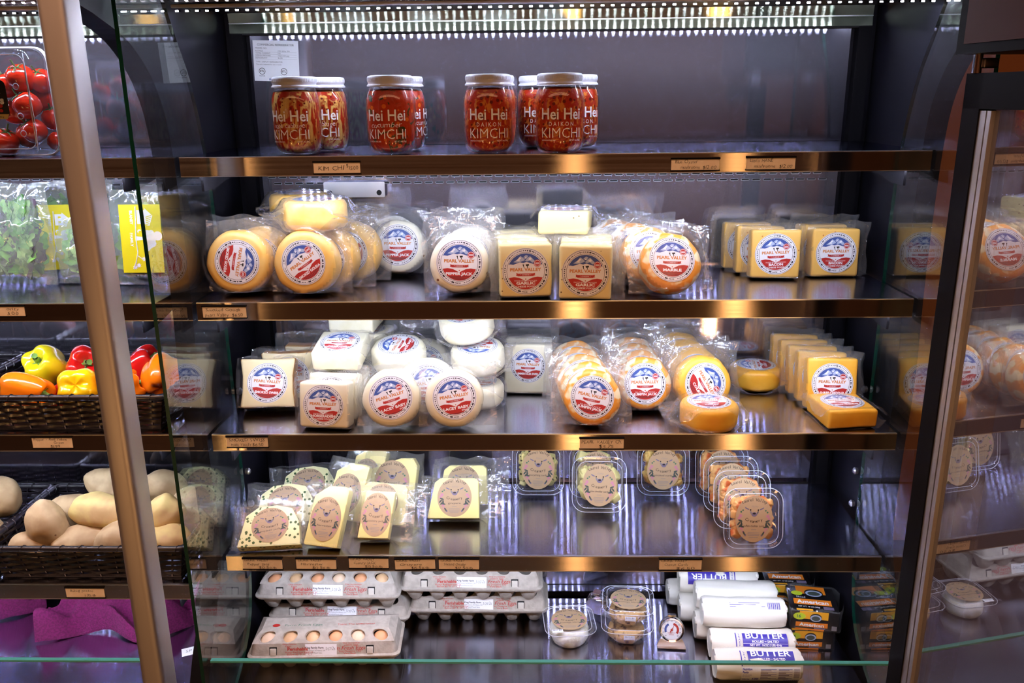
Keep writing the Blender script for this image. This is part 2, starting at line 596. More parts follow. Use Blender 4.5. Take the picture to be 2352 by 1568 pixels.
def tag(o, label, cat, group=None, kind=None):
    o['label'] = label
    o['category'] = cat
    if group:
        o['group'] = group
    if kind:
        o['kind'] = kind
    return o


def thing(name, label, cat, loc=(0, 0, 0), rot=(0, 0, 0), group=None):
    o = bpy.data.objects.new(name, None)
    o.empty_display_size = 0.02
    COL.objects.link(o)
    o.location = loc
    o.rotation_euler = rot
    return tag(o, label, cat, group)


def struct(name, me, label=None):
    o = ob(name, me)
    o['kind'] = 'structure'
    return o


def copy_tree(o, parent=None):
    c = o.copy()
    COL.objects.link(c)
    if parent is not None:
        c.parent = parent
    for ch in o.children:
        copy_tree(ch, c)
    return c


CACHE = {}


def cached(key, fn):
    if key not in CACHE:
        CACHE[key] = fn()
    return CACHE[key]


def rad(d):
    return d * PI / 180


def smooth01(t):
    t = max(0.0, min(1.0, t))
    return t * t * (3 - 2 * t)


def rrect(w, h, r, y, n=5, cx=0.0, cz=0.0):
    """Ring of a rounded rectangle in the XZ plane at depth y."""
    out = []
    for qx, qz, a0 in ((1, 1, 0), (-1, 1, 90), (-1, -1, 180), (1, -1, 270)):
        for i in range(n + 1):
            a = rad(a0 + 90 * i / n)
            out.append((cx + qx * (w / 2 - r) + r * math.cos(a), y, cz + qz * (h / 2 - r) + r * math.sin(a)))
    return out


def disc(r, n=48, cx=0, cy=0, rx=1.0, ry=1.0):
    return [(cx + r * rx * math.cos(2 * PI * i / n), cy + r * ry * math.sin(2 * PI * i / n)) for i in range(n)]


def ring_fs(n):
    return [(i, (i + 1) % n, n + (i + 1) % n, n + i) for i in range(n)]


FRONT = Matrix.Rotation(PI / 2, 4, 'X')     # label plane (x right, y up, z out) -> front of an upright thing

# ------------------------------------------------------------------ the room
def slab(name, a, b, mat):
    return struct(name, MB().box(a, b, mat).mesh(name, 0))


slab('floor', (-5, -5, -0.1), (5, 1.6, 0.0), 'room_floor')
slab('ceiling', (-5, -5, 3.2), (5, 1.6, 3.3), 'room_ceiling')
slab('wall_back', (-5, 1.5, 0), (5, 1.6, 3.2), 'room_orange')
slab('wall_front', (-5, -5.1, 0), (5, -5.0, 3.2), 'room_brown')
slab('wall_left', (-5.1, -5, 0), (-5.0, 1.6, 3.2), 'room_brown')
slab('wall_right', (5.0, -5, 0), (5.1, 1.6, 3.2), 'room_brown')
for k, (x, y, r, lab) in enumerate(((0.20, -3.0, 0.05, 'unseen amber column added to streak the steel rails, opposite the cheese shelves'),
                                    (1.06, -3.0, 0.05, 'unseen amber column added to streak the steel rails, toward the upright cooler'),
                                    (-1.62, -3.0, 0.05, 'unseen amber column added to streak the steel rails, facing the vegetable shelves'),
                                    (2.9, 0.95, 0.05, 'unseen amber column added to light the wall behind the cases'))):  # last one added only to light the wall behind
    t = thing('added_glow_column', lab, 'added light', (x, y, 0), group='added amber glow columns')  # unseen columns, shaped to lay amber streaks on the shelf rails
    ob('glow_shaft', MB().lathe([(0.0, 0.10), (r, 0.10), (r, 0.55), (0, 0.55)], 'added_column_glow', seg=16).mesh('glow_shaft'), t)
    ob('foot', MB().lathe([(0, 0), (0.13, 0), (0.13, 0.02), (0.03, 0.04), (0.03, 0.1), (0, 0.1)], 'black_metal', seg=20).mesh('foot'), t)


for k, (y, lab) in enumerate(((-0.9, 'unseen amber ceiling panel added to warm the fronts, nearest the display cases'), (-1.4, 'second unseen amber ceiling panel added to warm the fronts'),
                              (-1.9, 'third unseen amber ceiling panel added to warm the fronts'), (-2.4, 'unseen amber ceiling panel added to warm the fronts, deepest in the shop'))):
    t = thing('ceiling_fill_panel', lab, 'added light', (0, y, 3.12), group='added amber ceiling panels')  # unseen panels added as soft warm fill on the fronts
    ob('housing', MB().box((-3.2, -0.22, 0.02), (3.2, 0.22, 0.08), 'black_metal').mesh('housing', 0), t)
    ob('glowing_panel', MB().box((-3.15, -0.20, 0.0), (3.15, 0.20, 0.018), 'ceiling_fill_glow').mesh('glowing_panel', 0), t)

# ------------------------------------------------------------------ refrigerated cases
Z1, Z2, Z3, Z4, ZD = 1.5334, 1.2931, 1.0536, 0.8127, 0.5287
LX = -1.27                      # centre of the neighbouring case


def yz_panel(pts, x0, x1, face, edge):
    mb = MB()
    n = len(pts)
    mb.add([(x0, y, z) for y, z in pts], [tuple(range(n))], face)
    mb.add([(x1, y, z) for y, z in pts], [tuple(reversed(range(n)))], face)
    vs = [(x0, y, z) for y, z in pts] + [(x1, y, z) for y, z in pts]
    mb.add(vs, [(i, n + i, n + (i + 1) % n, (i + 1) % n) for i in range(n)], edge)
    return mb


def spline(pts, n=6):
    """Catmull-Rom through points."""
    out = []
    P = [Vector((*p, 0)) for p in pts]
    for i in range(len(P) - 1):
        a, b, c, d = P[max(i - 1, 0)], P[i], P[i + 1], P[min(i + 2, len(P) - 1)]
        for k in range(n):
            t = k / n
            q = 0.5 * (2 * b + (c - a) * t + (2 * a - 5 * b + 4 * c - d) * t * t + (3 * b - a - 3 * c + d) * t ** 3)
            out.append((q.x, q.y))
    out.append(tuple(pts[-1]))
    return out


C_EDGE = spline([(-0.40, 1.80), (-0.236, 1.747), (-0.18, 1.733), (-0.085, 1.700), (-0.015, 1.635), (0.014, 1.536), (0.018, 1.32),
                 (0.008, 1.13), (0.018, 0.95), (0.012, 0.80), (-0.035, 0.715), (-0.089, 0.645), (-0.13, 0.56), (-0.15, 0.42)])
G_EDGE = spline([(0.017, 1.775), (0.054, 1.712), (0.096, 1.640), (0.128, 1.53), (0.138, 1.42), (0.138, 1.2), (0.138, 0.95), (0.134, 0.80),
                 (0.108, 0.64), (0.05, 0.57), (-0.03, 0.533)])


def led_bar(parent, y, z, n, x0, x1, dirn, domed=False):
    """Housing with a row of small white diodes."""
    h = ob('led_strip', MB().rbox(((x0 + x1) / 2, y, z + 0.004), (x1 - x0 + 0.02, 0.008, 0.006), 0.002, 'led_lens', n=2).mesh('led_strip'), parent)
    mb = MB()
    d = Vector(dirn).normalized()
    up = Vector((1, 0, 0)).cross(d)
    for i in range(n):
        c = Vector((x0 + (x1 - x0) * i / (n - 1), y, z)) + d * 0.0042
        a, b = Vector((0.0024, 0, 0)), up * 0.0044
        q = (0, 1, 2, 3) if a.cross(b).dot(d) > 0 else (0, 3, 2, 1)
        e = -d * 0.002
        P = [c - a - b, c + a - b, c + a + b, c - a + b]
        mb.add(P, [q], 'led_diode')
        if domed:                                   # the diode's low sides glow too
            for i0, i1 in ((0, 1), (2, 3)):
                f = [P[i0], P[i1], P[i1] + e, P[i0] + e]
                nrm = (f[1] - f[0]).cross(f[2] - f[1])
                out = (P[i0] + P[i1]) / 2 - c
                mb.add(f, [(0, 1, 2, 3) if nrm.dot(out) > 0 else (0, 3, 2, 1)], 'led_diode')
    ob('diodes', mb.mesh('diodes', 0), h, label='row of glowing white diodes')
    return h


def shelf(xc, z, label, w=1.2, led=True):
    t = thing('refrigerator_shelf', label, 'shelf', (xc, 0, z), group='steel shelves of the cases')
    h = w / 2
    ob('tray', cached(('tray', w), lambda: MB().box((-h, 0.001, -0.010), (h, 0.2985, 0), 'steel_shelf').mesh('tray', 0)), t)

    def rail():
        mb = MB()
        mb.box((-h, -0.0025, -0.0295), (h, 0.0005, -0.0005), 'steel_fascia')
        mb.box((-h, -0.0028, -0.0005), (h, 0.002, 0.0009), 'steel_edge')
        mb.box((-h, -0.0028, -0.0306), (h, 0.006, -0.0295), 'steel_edge')
        return mb.mesh('price_rail', 0)
    ob('price_rail', cached(('rail', w), rail), t, label='brushed steel front rail')
    br = cached('bracket', lambda: MB().prism([(0, 0), (0, -0.045), (0.05, -0.045), (0.27, -0.012), (0.27, 0)], 0.004, 0, 'black_metal', Matrix.Rotation(PI / 2, 4, 'Z')).mesh('bracket', 0))
    for s in (-1, 1):
        ob('bracket', br, t, (s * (h - 0.03), 0.012, -0.010))
    if led:
        led_bar(t, 0.0052, -0.0205, 70, -h + 0.015, h - 0.015, (0, 0.5, -0.85))
    return t


def case(xc, label, right_wall, sticker):
    t = thing('refrigerated_display_case', label, 'display case', (xc, 0, 0), group='refrigerated display cases')
    mb = MB()
    mb.box((-0.567, 0.314, 0.51), (0.567, 0.322, 1.738), 'steel_back')
    mb.box((-0.567, 0.3135, 0.5545), (0.567, 0.3141, 0.5570), 'black_gap')
    mb.box((-0.567, 0.3135, 0.8060), (0.567, 0.3141, 0.8105), 'black_gap')
    bp = ob('back_panel', mb.mesh('back_panel', 0), t, label='brushed steel back panel')
    mb = MB()
    for row, (z, off) in enumerate(((1.4725, 0.0), (1.4605, 0.011))):
        n = 51
        for i in range(n):
            x = -0.548 + off + i * 0.0215
            ring = [(p[0], 0.3132, p[2]) for p in rrect(0.0165, 0.0042, 0.002, 0, 3, x, z)]
            ring2 = [(p[0], 0.3128, p[2]) for p in rrect(0.0145, 0.0026, 0.0012, 0, 3, x, z + 0.0004)]
            mb.add(ring, [tuple(range(len(ring)))], 'zinc_dull')
            mb.add(ring2, [tuple(range(len(ring2)))], 'black_gap')
    ob('vent_slots', mb.mesh('vent_slots', 0), bp)
    mb = MB()
    mb.box((-0.615, 0.322, 0.40), (0.615, 0.36, 1.86), 'black_panel')
    for s in (-1, 1):
        mb.box((s * 0.588 - 0.012, 0.300, 0.52), (s * 0.588 + 0.012, 0.322, 1.74), 'black_metal')
    ob('rear_channel', mb.mesh('rear_channel', 0), t)
    mb = MB()
    a, b, c = (0.300, 1.7415), (0.3015, 1.759), (0.2985, 1.777)
    for p, q in ((a, b), (b, c)):
        mb.add([(-0.6, p[0], p[1]), (0.6, p[0], p[1]), (0.6, q[0], q[1]), (-0.6, q[0], q[1])], [(0, 1, 2, 3)], 'steel_air')
    mb.box((-0.6, 0.302, 1.7385), (0.6, 0.322, 1.7415), 'black_gap')
    mb.box((-0.6, 0.2995, 1.7583), (0.6, 0.3005, 1.7597), 'steel_edge')
    ob('air_baffle', mb.mesh('air_baffle', 0), t, label='mirror bright steel strip under the canopy')
    mb = MB()
    mb.box((-0.615, -0.19, 1.778), (0.615, 0.36, 1.90), 'black_panel')
    mb.box((-0.60, 0.02, 1.7725), (0.60, 0.10, 1.778), 'steel_fascia')
    mb.box((-0.60, -0.02, 1.7745), (0.60, 0.018, 1.778), 'aluminium')
    ca = ob('canopy', mb.mesh('canopy', 0), t)
    led_bar(t, 0.062, 1.7635, 75, -0.6, 0.6, (0, 0.1, -0.99), True)
    ob('deck', MB().box((-0.6, -0.12, 0.516), (0.6, 0.2985, ZD), 'steel_shelf').mesh('deck', 0), t, label='brushed steel bottom deck')
    mb = MB()
    mb.box((-0.6, -0.123, 0.42), (0.6, -0.117, 0.674), 'glass_face')
    mb.box((-0.6, -0.124, 0.674), (0.6, -0.116, 0.6775), 'glass_rim')
    ob('front_glass', mb.mesh('front_glass', 0), t, label='low clear front pane with green edge')
    mb = MB()
    mb.box((-0.62, -0.16, 0.0), (0.62, -0.13, 0.45), 'black_panel')
    mb.box((-0.62, -0.13, 0.0), (0.62, 0.36, 0.05), 'black_panel')
    ob('base', mb.mesh('base', 0), t)
    solid = C_EDGE + [(0.36, 0.42), (0.36, 1.80)]
    pane = [(-0.146, 0.45)] + list(reversed(G_EDGE)) + [(-0.146, 1.775)]
    pane[1:1] = [(-0.06, 0.45)]
    walls = [(-1, 0.0)] + ([(1, 0.055)] if right_wall else [])
    for s, dy in walls:
        sol = [(max(y + dy, -0.235 if s < 0 else -0.19) if y < 0.3 else y, z) for y, z in solid]
        x0, x1 = sorted((s * 0.616, s * 0.650))
        w = ob('side_panel', yz_panel(sol, x0, x1, 'black_panel', 'black_metal').mesh('side_panel', 0), t)
        x0, x1 = sorted((s * 0.6035, s * 0.6095))
        g = yz_panel(pane, x0, x1, 'glass_face', 'glass_edge').mesh('side_glass', 0)
        ob('side_glass', g, t, label='clear glass end pane with dark green edge')
        for z in (Z3 + 0.028, Z4 + 0.03, Z4 + 0.10):
            ob('shelf_peg', MB().lathe([(0, 0), (0.006, 0), (0.007, 0.006), (0.004, 0.009), (0, 0.009)], 'zinc', Matrix.Rotation(-s * PI / 2, 4, 'Y'), 14).mesh('shelf_peg'), w, (s * 0.6025, 0.15, z))
    if sticker:
        mp = MB()
        mp.prism(spline_rect(0.121, 0.030, 0.003), 0.002, 0, 'zinc')
        for x in (-0.049, 0.049):
            mp.add([(p[0], -0.0004, p[1]) for p in disc(0.0052, 18, x, -0.006)], [tuple(range(18))], 'black_gap')
            mp.add([(p[0], -0.0002, p[1]) for p in disc(0.0066, 18, x, -0.006)], [tuple(range(18))], 'steel_edge')
        ob('mounting_plate', mp.mesh('mounting_plate', 0), t, (-0.382, 0.298, 1.449), label='small steel plate with two holes')
    return t


def spline_rect(w, h, r):
    return [(p[0], p[2]) for p in rrect(w, h, r, 0, 3)]


CASE = case(0.0, 'refrigerated case holding the cheese, egg cartons and jars', True, True)
LCASE = case(LX, 'refrigerated case holding vegetables behind the pale metal post', False, False)
for xc, who in ((0.0, 0), (LX, 1)):
    names = (('top steel shelf carrying the jars', 'steel shelf of gouda, pepper and bacon cheese', 'steel shelf of white wheels, orange wheels and swiss', 'lowest steel shelf with kraft labelled wedges and tubs'),
             ('top steel shelf carrying the boxed tomatoes', 'steel shelf carrying the bagged salad greens', 'steel shelf carrying the basket of bell peppers', 'lowest steel shelf carrying the baskets of potatoes'))[who]
    for lab, z in zip(names, (Z1, Z2, Z3, Z4 if not who else 0.752)):
        shelf(xc, z, lab)


def rating_label():
    mb = MB()
    mb.flat([(-0.0435, -0.037), (0.0435, -0.037), (0.0435, 0.037), (-0.0435, 0.037)], 0.0004, 'paper_white', FRONT)
    T = lambda s, x, y, sz, m='ink_grey', al='L', b=0: mb.text(s, sz, m, FRONT, x, y, 0.0008, align=al, bold=b)
    T('COMMERCIAL REFRIGERATOR', 0, 0.0275, 0.0052, 'ink_dark', 'C')
    T('MODEL NO:', -0.039, 0.0215, 0.0042)
    for i, (a, b) in enumerate((('RATINGS', '120V 60Hz 1PH'), ('TOTAL CURRENT', '16A'), ('DESIGN PRESSURE', 'HIGH 350 psig'), ('REFRIGERANT', 'R-290'))):
        T(a, -0.039, 0.0168 - i * 0.0042, 0.0036)
        T(b, 0.004, 0.0168 - i * 0.0042, 0.0036)
        mb.box((-0.040, 0, 0.0158 - i * 0.0042), (0.040, 0.0001, 0.0160 - i * 0.0042), 'ink_grey', Matrix.Translation((0, -0.0007, 0)))
    T('TYPE I: DISPLAY REFRIGERATOR', -0.039, -0.003, 0.0036)
    T('This unit is intended for use in rooms', -0.039, -0.0075, 0.0032)
    for x in (-0.028, 0.014):
        vs = [(a, b, 0.0008) for a, b in disc(0.0062, 28, x, -0.019)] + [(a, b, 0.0008) for a, b in disc(0.0053, 28, x, -0.019)]
        mb.add(vs, ring_fs(28), 'ink_black', FRONT)
        T('ETL', x, -0.0205, 0.0052, 'ink_black', 'C', 0.02)
        T('Intertek', x, -0.0285, 0.0034, 'ink_dark', 'C')
    T('air', -0.012, -0.035, 0.006, 'ink_blue', 'C', 0.03)
    return mb.mesh('rating_label', 0)


ob('rating_label', rating_label(), CASE, (-0.5195, 0.3132, 1.692), (0, rad(2), 0), label='white printed rating label')

# pale metal post between the two cases
t = thing('metal_corner_post', 'tall satin aluminium post in front of the vegetable case', 'post', (-0.6165, -0.272, 0))
ob('post_body', MB().rbox((0, 0, 1.0), (0.035, 0.050, 2.0), 0.010, 'aluminium', n=4).mesh('post_body'), t)
ob('base_plate', MB().box((-0.03, -0.04, 0), (0.03, 0.04, 0.008), 'zinc').mesh('base_plate', 0), t)

# upright cooler standing at the right-hand end, its glass door edge-on to the case
GA = rad(97)
t = thing('upright_cooler', 'dark upright cooler whose glass door mirrors the cheese', 'cooler', (0.518, -0.24, 0), (0, 0, GA - PI))
# local x runs along the door away from the case, local y to the inside of the cooler
mb = MB()
mb.box((0.0, 0.004, 0.35), (0.034, 0.045, 1.645), 'black_metal')
ob('hinge_stile', mb.mesh('hinge_stile', 0), t)
mb = MB()
mb.box((0.034, 0.006, 0.35), (0.046, 0.040, 1.60), 'aluminium')
mb.box((0.0485, 0.006, 0.35), (0.056, 0.036, 1.60), 'aluminium')
ob('door_trim', mb.mesh('door_trim', 0), t, label='pale metal strips beside the pane')
ob('top_rail', MB().box((0.0, 0.004, 1.602), (0.62, 0.045, 1.645), 'black_metal').mesh('top_rail', 0), t)
ob('door_glass', MB().box((0.056, 0.012, 0.38), (0.60, 0.020, 1.602), 'glass_coated').mesh('door_glass', 0), t, label='mirror-like glass pane')
mb = MB()
mb.box((-0.004, -0.012, 1.668), (0.62, 0.5, 2.0), 'black_metal')
mb.box((0.012, -0.0135, 1.680), (0.62, -0.012, 2.0), 'cooler_brown')
ob('header', mb.mesh('header', 0), t, label='brown header box above the door')
mb = MB()
mb.rbox((0.016, 0.02, 1.657), (0.016, 0.02, 0.012), 0.002, 'zinc')
mb.lathe([(0, 1.645), (0.006, 1.645), (0.006, 1.668), (0, 1.668)], 'chrome', Matrix.Translation((0.016, 0.006, 0)), 14)
ob('hinge', mb.mesh('hinge'), t)
mb = MB()
mb.box((0.115, 0.030, 0.36), (0.60, 0.05, 1.60), 'cooler_pale')
ob('inner_liner', mb.mesh('inner_liner', 0), t, label='pale liner behind the pane')
mb = MB()
mb.box((0.0, 0.32, 0.3), (0.62, 0.34, 1.668), 'black_panel')
mb.box((0.05, 0.05, 0.3), (0.62, 0.5, 0.36), 'black_panel')
ob('cabinet', mb.mesh('cabinet', 0), t)
ob('plinth', MB().box((0.0, 0.02, 0), (0.62, 0.5, 0.35), 'black_panel').mesh('plinth', 0), t)

# ------------------------------------------------------------------ printed labels
def mountain_label(name, over='', under='', size=None):
    """Round label: blue mountains, orange name, banner, red heart-shaped field with the variety. Unit radius, +Z out."""
    mb = MB()
    mb.flat(disc(1.0, 56), 0.0, 'paper_glossy')
    vs = [(a, b, .010) for a, b in disc(.975, 48)] + [(a, b, .010) for a, b in disc(.955, 48)]
    mb.add(vs, ring_fs(48), 'ink_grey')
    vs = [(a, b, .010) for a, b in disc(.815, 48)] + [(a, b, .010) for a, b in disc(.795, 48)]
    mb.add(vs, ring_fs(48), 'ink_grey')
    rnd = random.Random(5)
    a = 0.0
    while a < 360:                      # the ring of small print
        step = rnd.uniform(4, 11)
        if not (150 < a < 158 or 22 < a < 30 or 262 < a < 278):
            t = rnd.choice((.012, .020, .028)) if a < 200 else rnd.choice((.014, .034))
            r0 = .885
            n = 3
            vs, fs = [], []
            for i in range(n + 1):
                w = rad(a + (step - 2.4) * i / n)
                for q in (r0 - t, r0 + t):
                    vs.append((q * math.cos(w), q * math.sin(w), .012))
            mb.add(vs, [(2 * i, 2 * i + 2, 2 * i + 3, 2 * i + 1) for i in range(n)], 'ink_dark')
        a += step
    mb.text('130', .10, 'ink_dark', None, 0, -.92, .013, align='C', bold=.02)
    # sky with mountains
    R = .77
    arc = [(R * math.cos(rad(q)), R * math.sin(rad(q))) for q in range(22, 159, 8)]
    low = [(-.66, .31), (-.52, .29), (-.38, .34), (-.24, .39), (-.1, .36), (.04, .40), (.18, .36), (.34, .31), (.5, .30), (.64, .29)]
    mb.flat(low + arc, .010, 'ink_blue')
    for P in ([(-.52, .40), (-.34, .52), (-.22, .66), (-.10, .58), (-.02, .48), (-.14, .44), (-.22, .40), (-.36, .38)],
              [(-.02, .46), (.10, .60), (.20, .64), (.34, .50), (.44, .40), (.28, .37), (.18, .46), (.06, .42)],
              [(-.10, .60), (.02, .70), (.12, .66), (.04, .56)]):
        mb.flat(P[::-1], .016, 'ink_ice')
    for P in ([(-.40, .45), (-.24, .62), (-.18, .56), (-.26, .50), (-.24, .44)], [(.10, .52), (.22, .60), (.26, .52), (.20, .47)], [(-.06, .54), (.02, .62), (.05, .56)]):
        mb.flat(P[::-1], .022, 'paper_white')
    mb.flat(disc(.155, 28, .50, .34), .026, 'ink_red')
    vs = [(p, q, .030) for p, q in disc(.135, 28, .50, .34)] + [(p, q, .030) for p, q in disc(.118, 28, .50, .34)]
    mb.add(vs, ring_fs(28), 'paper_white')
    mb.box((.41, .345, .030), (.59, .37, .031), 'paper_white')
    mb.box((.41, .30, .030), (.59, .325, .031), 'paper_white')
    # the little black and white cow
    mb.flat([(-.11, .18), (.12, .18), (.13, .27), (.05, .31), (-.10, .30)], .014, 'paper_white')
    mb.flat([(.00, .30), (.14, .31), (.15, .24), (.09, .24), (.10, .15), (.07, .15), (.06, .22), (.02, .23)][::-1], .020, 'ink_black')
    mb.flat([(-.13, .30), (-.06, .30), (-.07, .23), (-.05, .16), (-.08, .16), (-.10, .22)][::-1], .020, 'ink_black')
    mb.text('PEARL VALLEY', .185, 'ink_orange', None, 0, .015, .016, width=1.32, bold=.035)
    # banner
    mb.flat([(-.34, -.20), (.34, -.20), (.34, -.09), (-.34, -.09)], .014, 'ink_red')
    for s in (-1, 1):
        P = [(s * .34, -.075), (s * .41, -.075), (s * .385, -.125), (s * .41, -.18), (s * .34, -.18)]
        mb.flat(P if s > 0 else P[::-1], .012, 'ink_red')
    mb.text('* CHEESE *', .075, 'paper_white', None, 0, -.168, .018, width=.46)
    # red field, dipping in the middle
    top = [(-.72, -.27), (-.50, -.235), (-.28, -.27), (-.10, -.36), (0, -.415), (.10, -.36), (.28, -.27), (.50, -.235), (.72, -.27)]
    arc = [(R * math.cos(rad(q)), R * math.sin(rad(q))) for q in range(340, 199, -7)]
    mb.flat((top + arc)[::-1], .010, 'ink_red')
    mb.flat([(0, -.36), (.03, -.33), (0, -.30), (-.03, -.33)], .014, 'ink_red')
    y = -.53
    if over:
        mb.text(over, .075, 'paper_white', None, 0, -.425, .016, width=.96)
        y = -.56
    w = min(1.16, .135 * len(name))
    mb.text(name, size or .165, 'paper_white', None, 0, y, .016, width=w, bold=.045)
    if under:
        mb.text(under, .10, 'paper_white', None, 0 if over else .42, y - .12, .016, width=.82 if over else .36, bold=.02)
    for i, q in enumerate((.60, .48, .34)):
        yy = y - (.20 if under else .075) - i * .055
        if yy > -.74:
            mb.box((-q * .8, yy, .014), (q * .8, yy + .02, .015), 'ink_dark')
    return mb.mesh('paper_label', 0)


def kraft_label(name, dark=False):
    """Oval brown label with a cow's face, flowers and the creamery's name. Half width 0.8, half height 1."""
    mb = MB()
    mb.flat(disc(1.0, 48, 0, 0, .82, 1.0), 0, 'kraft')
    vs, k = [], 'Laurel Valley'
    tot = len(k)
    for i, ch in enumerate(k):
        if ch == ' ':
            continue
        a = rad(118 - 62 * (i + .5) / tot * 0.92 - 0)
        a = rad(122 - 64 * (i + .5) / tot)
        M = Matrix.Translation((.98 * math.cos(a), .79 * math.sin(a) - .02, .012)) @ Matrix.Rotation(a - PI / 2, 4, 'Z')
        mb.text(ch, .20, 'ink_black', M, 0, 0, 0, align='C')
    # cow: muzzle, eyes, ears, forelock
    mb.flat(disc(.125, 20, 0, .20, 1, .78), .012, 'ink_mauve')
    mb.flat(disc(.07, 14, 0, .235, 1, .55), .016, 'ink_black')
    for s in (-1, 1):
        mb.flat(disc(.034, 10, s * .17, .39), .014, 'ink_black')
        P = [(s * .22, .42), (s * .42, .52), (s * .40, .45), (s * .26, .39)]
        mb.flat(P if s < 0 else P[::-1], .012, 'ink_mauve')
        P = [(s * .10, .30), (s * .17, .36), (s * .20, .30), (s * .14, .18)]
        mb.flat(P if s < 0 else P[::-1], .010, 'ink_grey')
    for q in range(5):
        x = -.12 + .06 * q
        mb.tube([(x, .50, .012), (x + .02, .56, .012), (x + .05, .58 - .01 * q, .012)], .007, 'ink_grey', 3)
    mb.tube([(.13, .24, .014), (.16, .32, .014), (.19, .42, .014)], .012, 'ink_black', 3)
    k = 'Creamery'
    for i, ch in enumerate(k):
        u = (i + .5) / len(k) - .5
        M = Matrix.Translation((u * .78, -.16 - .10 * math.cos(u * 3.0) + .10, .012)) @ Matrix.Rotation(u * .55, 4, 'Z')
        mb.text(ch, .19, 'ink_black', M, 0, 0, 0, align='C')
    mb.text(name, .13, 'ink_dark', None, 0, -.34, .012, width=min(.9, .085 * len(name)))
    for y, w in ((-.47, .22), (-.60, .5), (-.66, .54), (-.72, .5), (-.80, .4)):
        mb.box((-w / 2, y, .01), (w / 2, y + .018, .011), 'ink_grey')
    for s in (-1, 1):
        for x, y, r, m in ((.60, .13, .075, 'ink_pink'), (.67, .02, .06, 'ink_pink'), (.54, -.42, .065, 'ink_pink'), (.47, -.55, .05, 'ink_pink'), (.58, .30, .04, 'ink_green'), (.50, .37, .035, 'ink_green'), (.36, -.70, .045, 'ink_mauve')):
            P = [(s * x + r * (1 + .25 * math.cos(5 * t)) * math.cos(t), y + r * (1 + .25 * math.cos(5 * t)) * math.sin(t)) for t in [2 * PI * i / 20 for i in range(20)]]
            mb.flat(P, .012, m)
        for x, y, a in ((.60, -.08, 20), (.66, -.20, -50), (.54, -.22, 80), (.60, -.30, 130), (.52, -.34, 10), (.42, -.62, 60)):
            P = []
            for i in range(10):
                t = 2 * PI * i / 10
                p, q = .105 * math.cos(t), .038 * math.sin(t)
                P.append((s * (x + p * math.cos(rad(a)) - q * math.sin(rad(a))), y + p * math.sin(rad(a)) + q * math.cos(rad(a))))
            mb.flat(P if s > 0 else P[::-1], .015, 'ink_leaf')
    return mb.mesh('kraft_label', 0)


# ------------------------------------------------------------------ packed cheeses: front at y=0 facing -y, standing on z=0
def wheel_mesh(d, t, mat, seed=0, flat=0.0):
    r, b = d / 2, min(0.009, t * 0.24)
    prof = [(0, 0), (r - b * 1.2, 0), (r - b * .45, b * .25), (r, b)]
    k = 3
    prof += [(r, b + (t - 2 * b) * i / k) for i in range(1, k + 1)]
    prof += [(r - b * .45, t - b * .25), (r - b * 1.2, t), (0, t)]
    mb = MB().lathe(prof, mat, Matrix.Translation((0, 0, r)) @ Matrix.Rotation(-PI / 2, 4, 'X'), 56, 0.0022, seed)
    mb.v = [(x, y, max(z, flat)) for x, y, z in mb.v]
    mb.v = [(x, y, z - flat) for x, y, z in mb.v]
    return mb.mesh('cheese', 50)


def block_mesh(w, h, t, mat, seed=0, waist=0.0, side=None):
    mb = MB().rbox((0, t / 2, h / 2), (w, t, h), 0.0055, mat, n=3, jitter=0.0016, seed=seed, waist=waist)
    if side:
        k = mb.mi(side)
        for i, f in enumerate(mb.f):
            if min(mb.v[j][1] for j in f) > 0.0015:
                mb.m[i] = k
    return mb.mesh('cheese', 50)


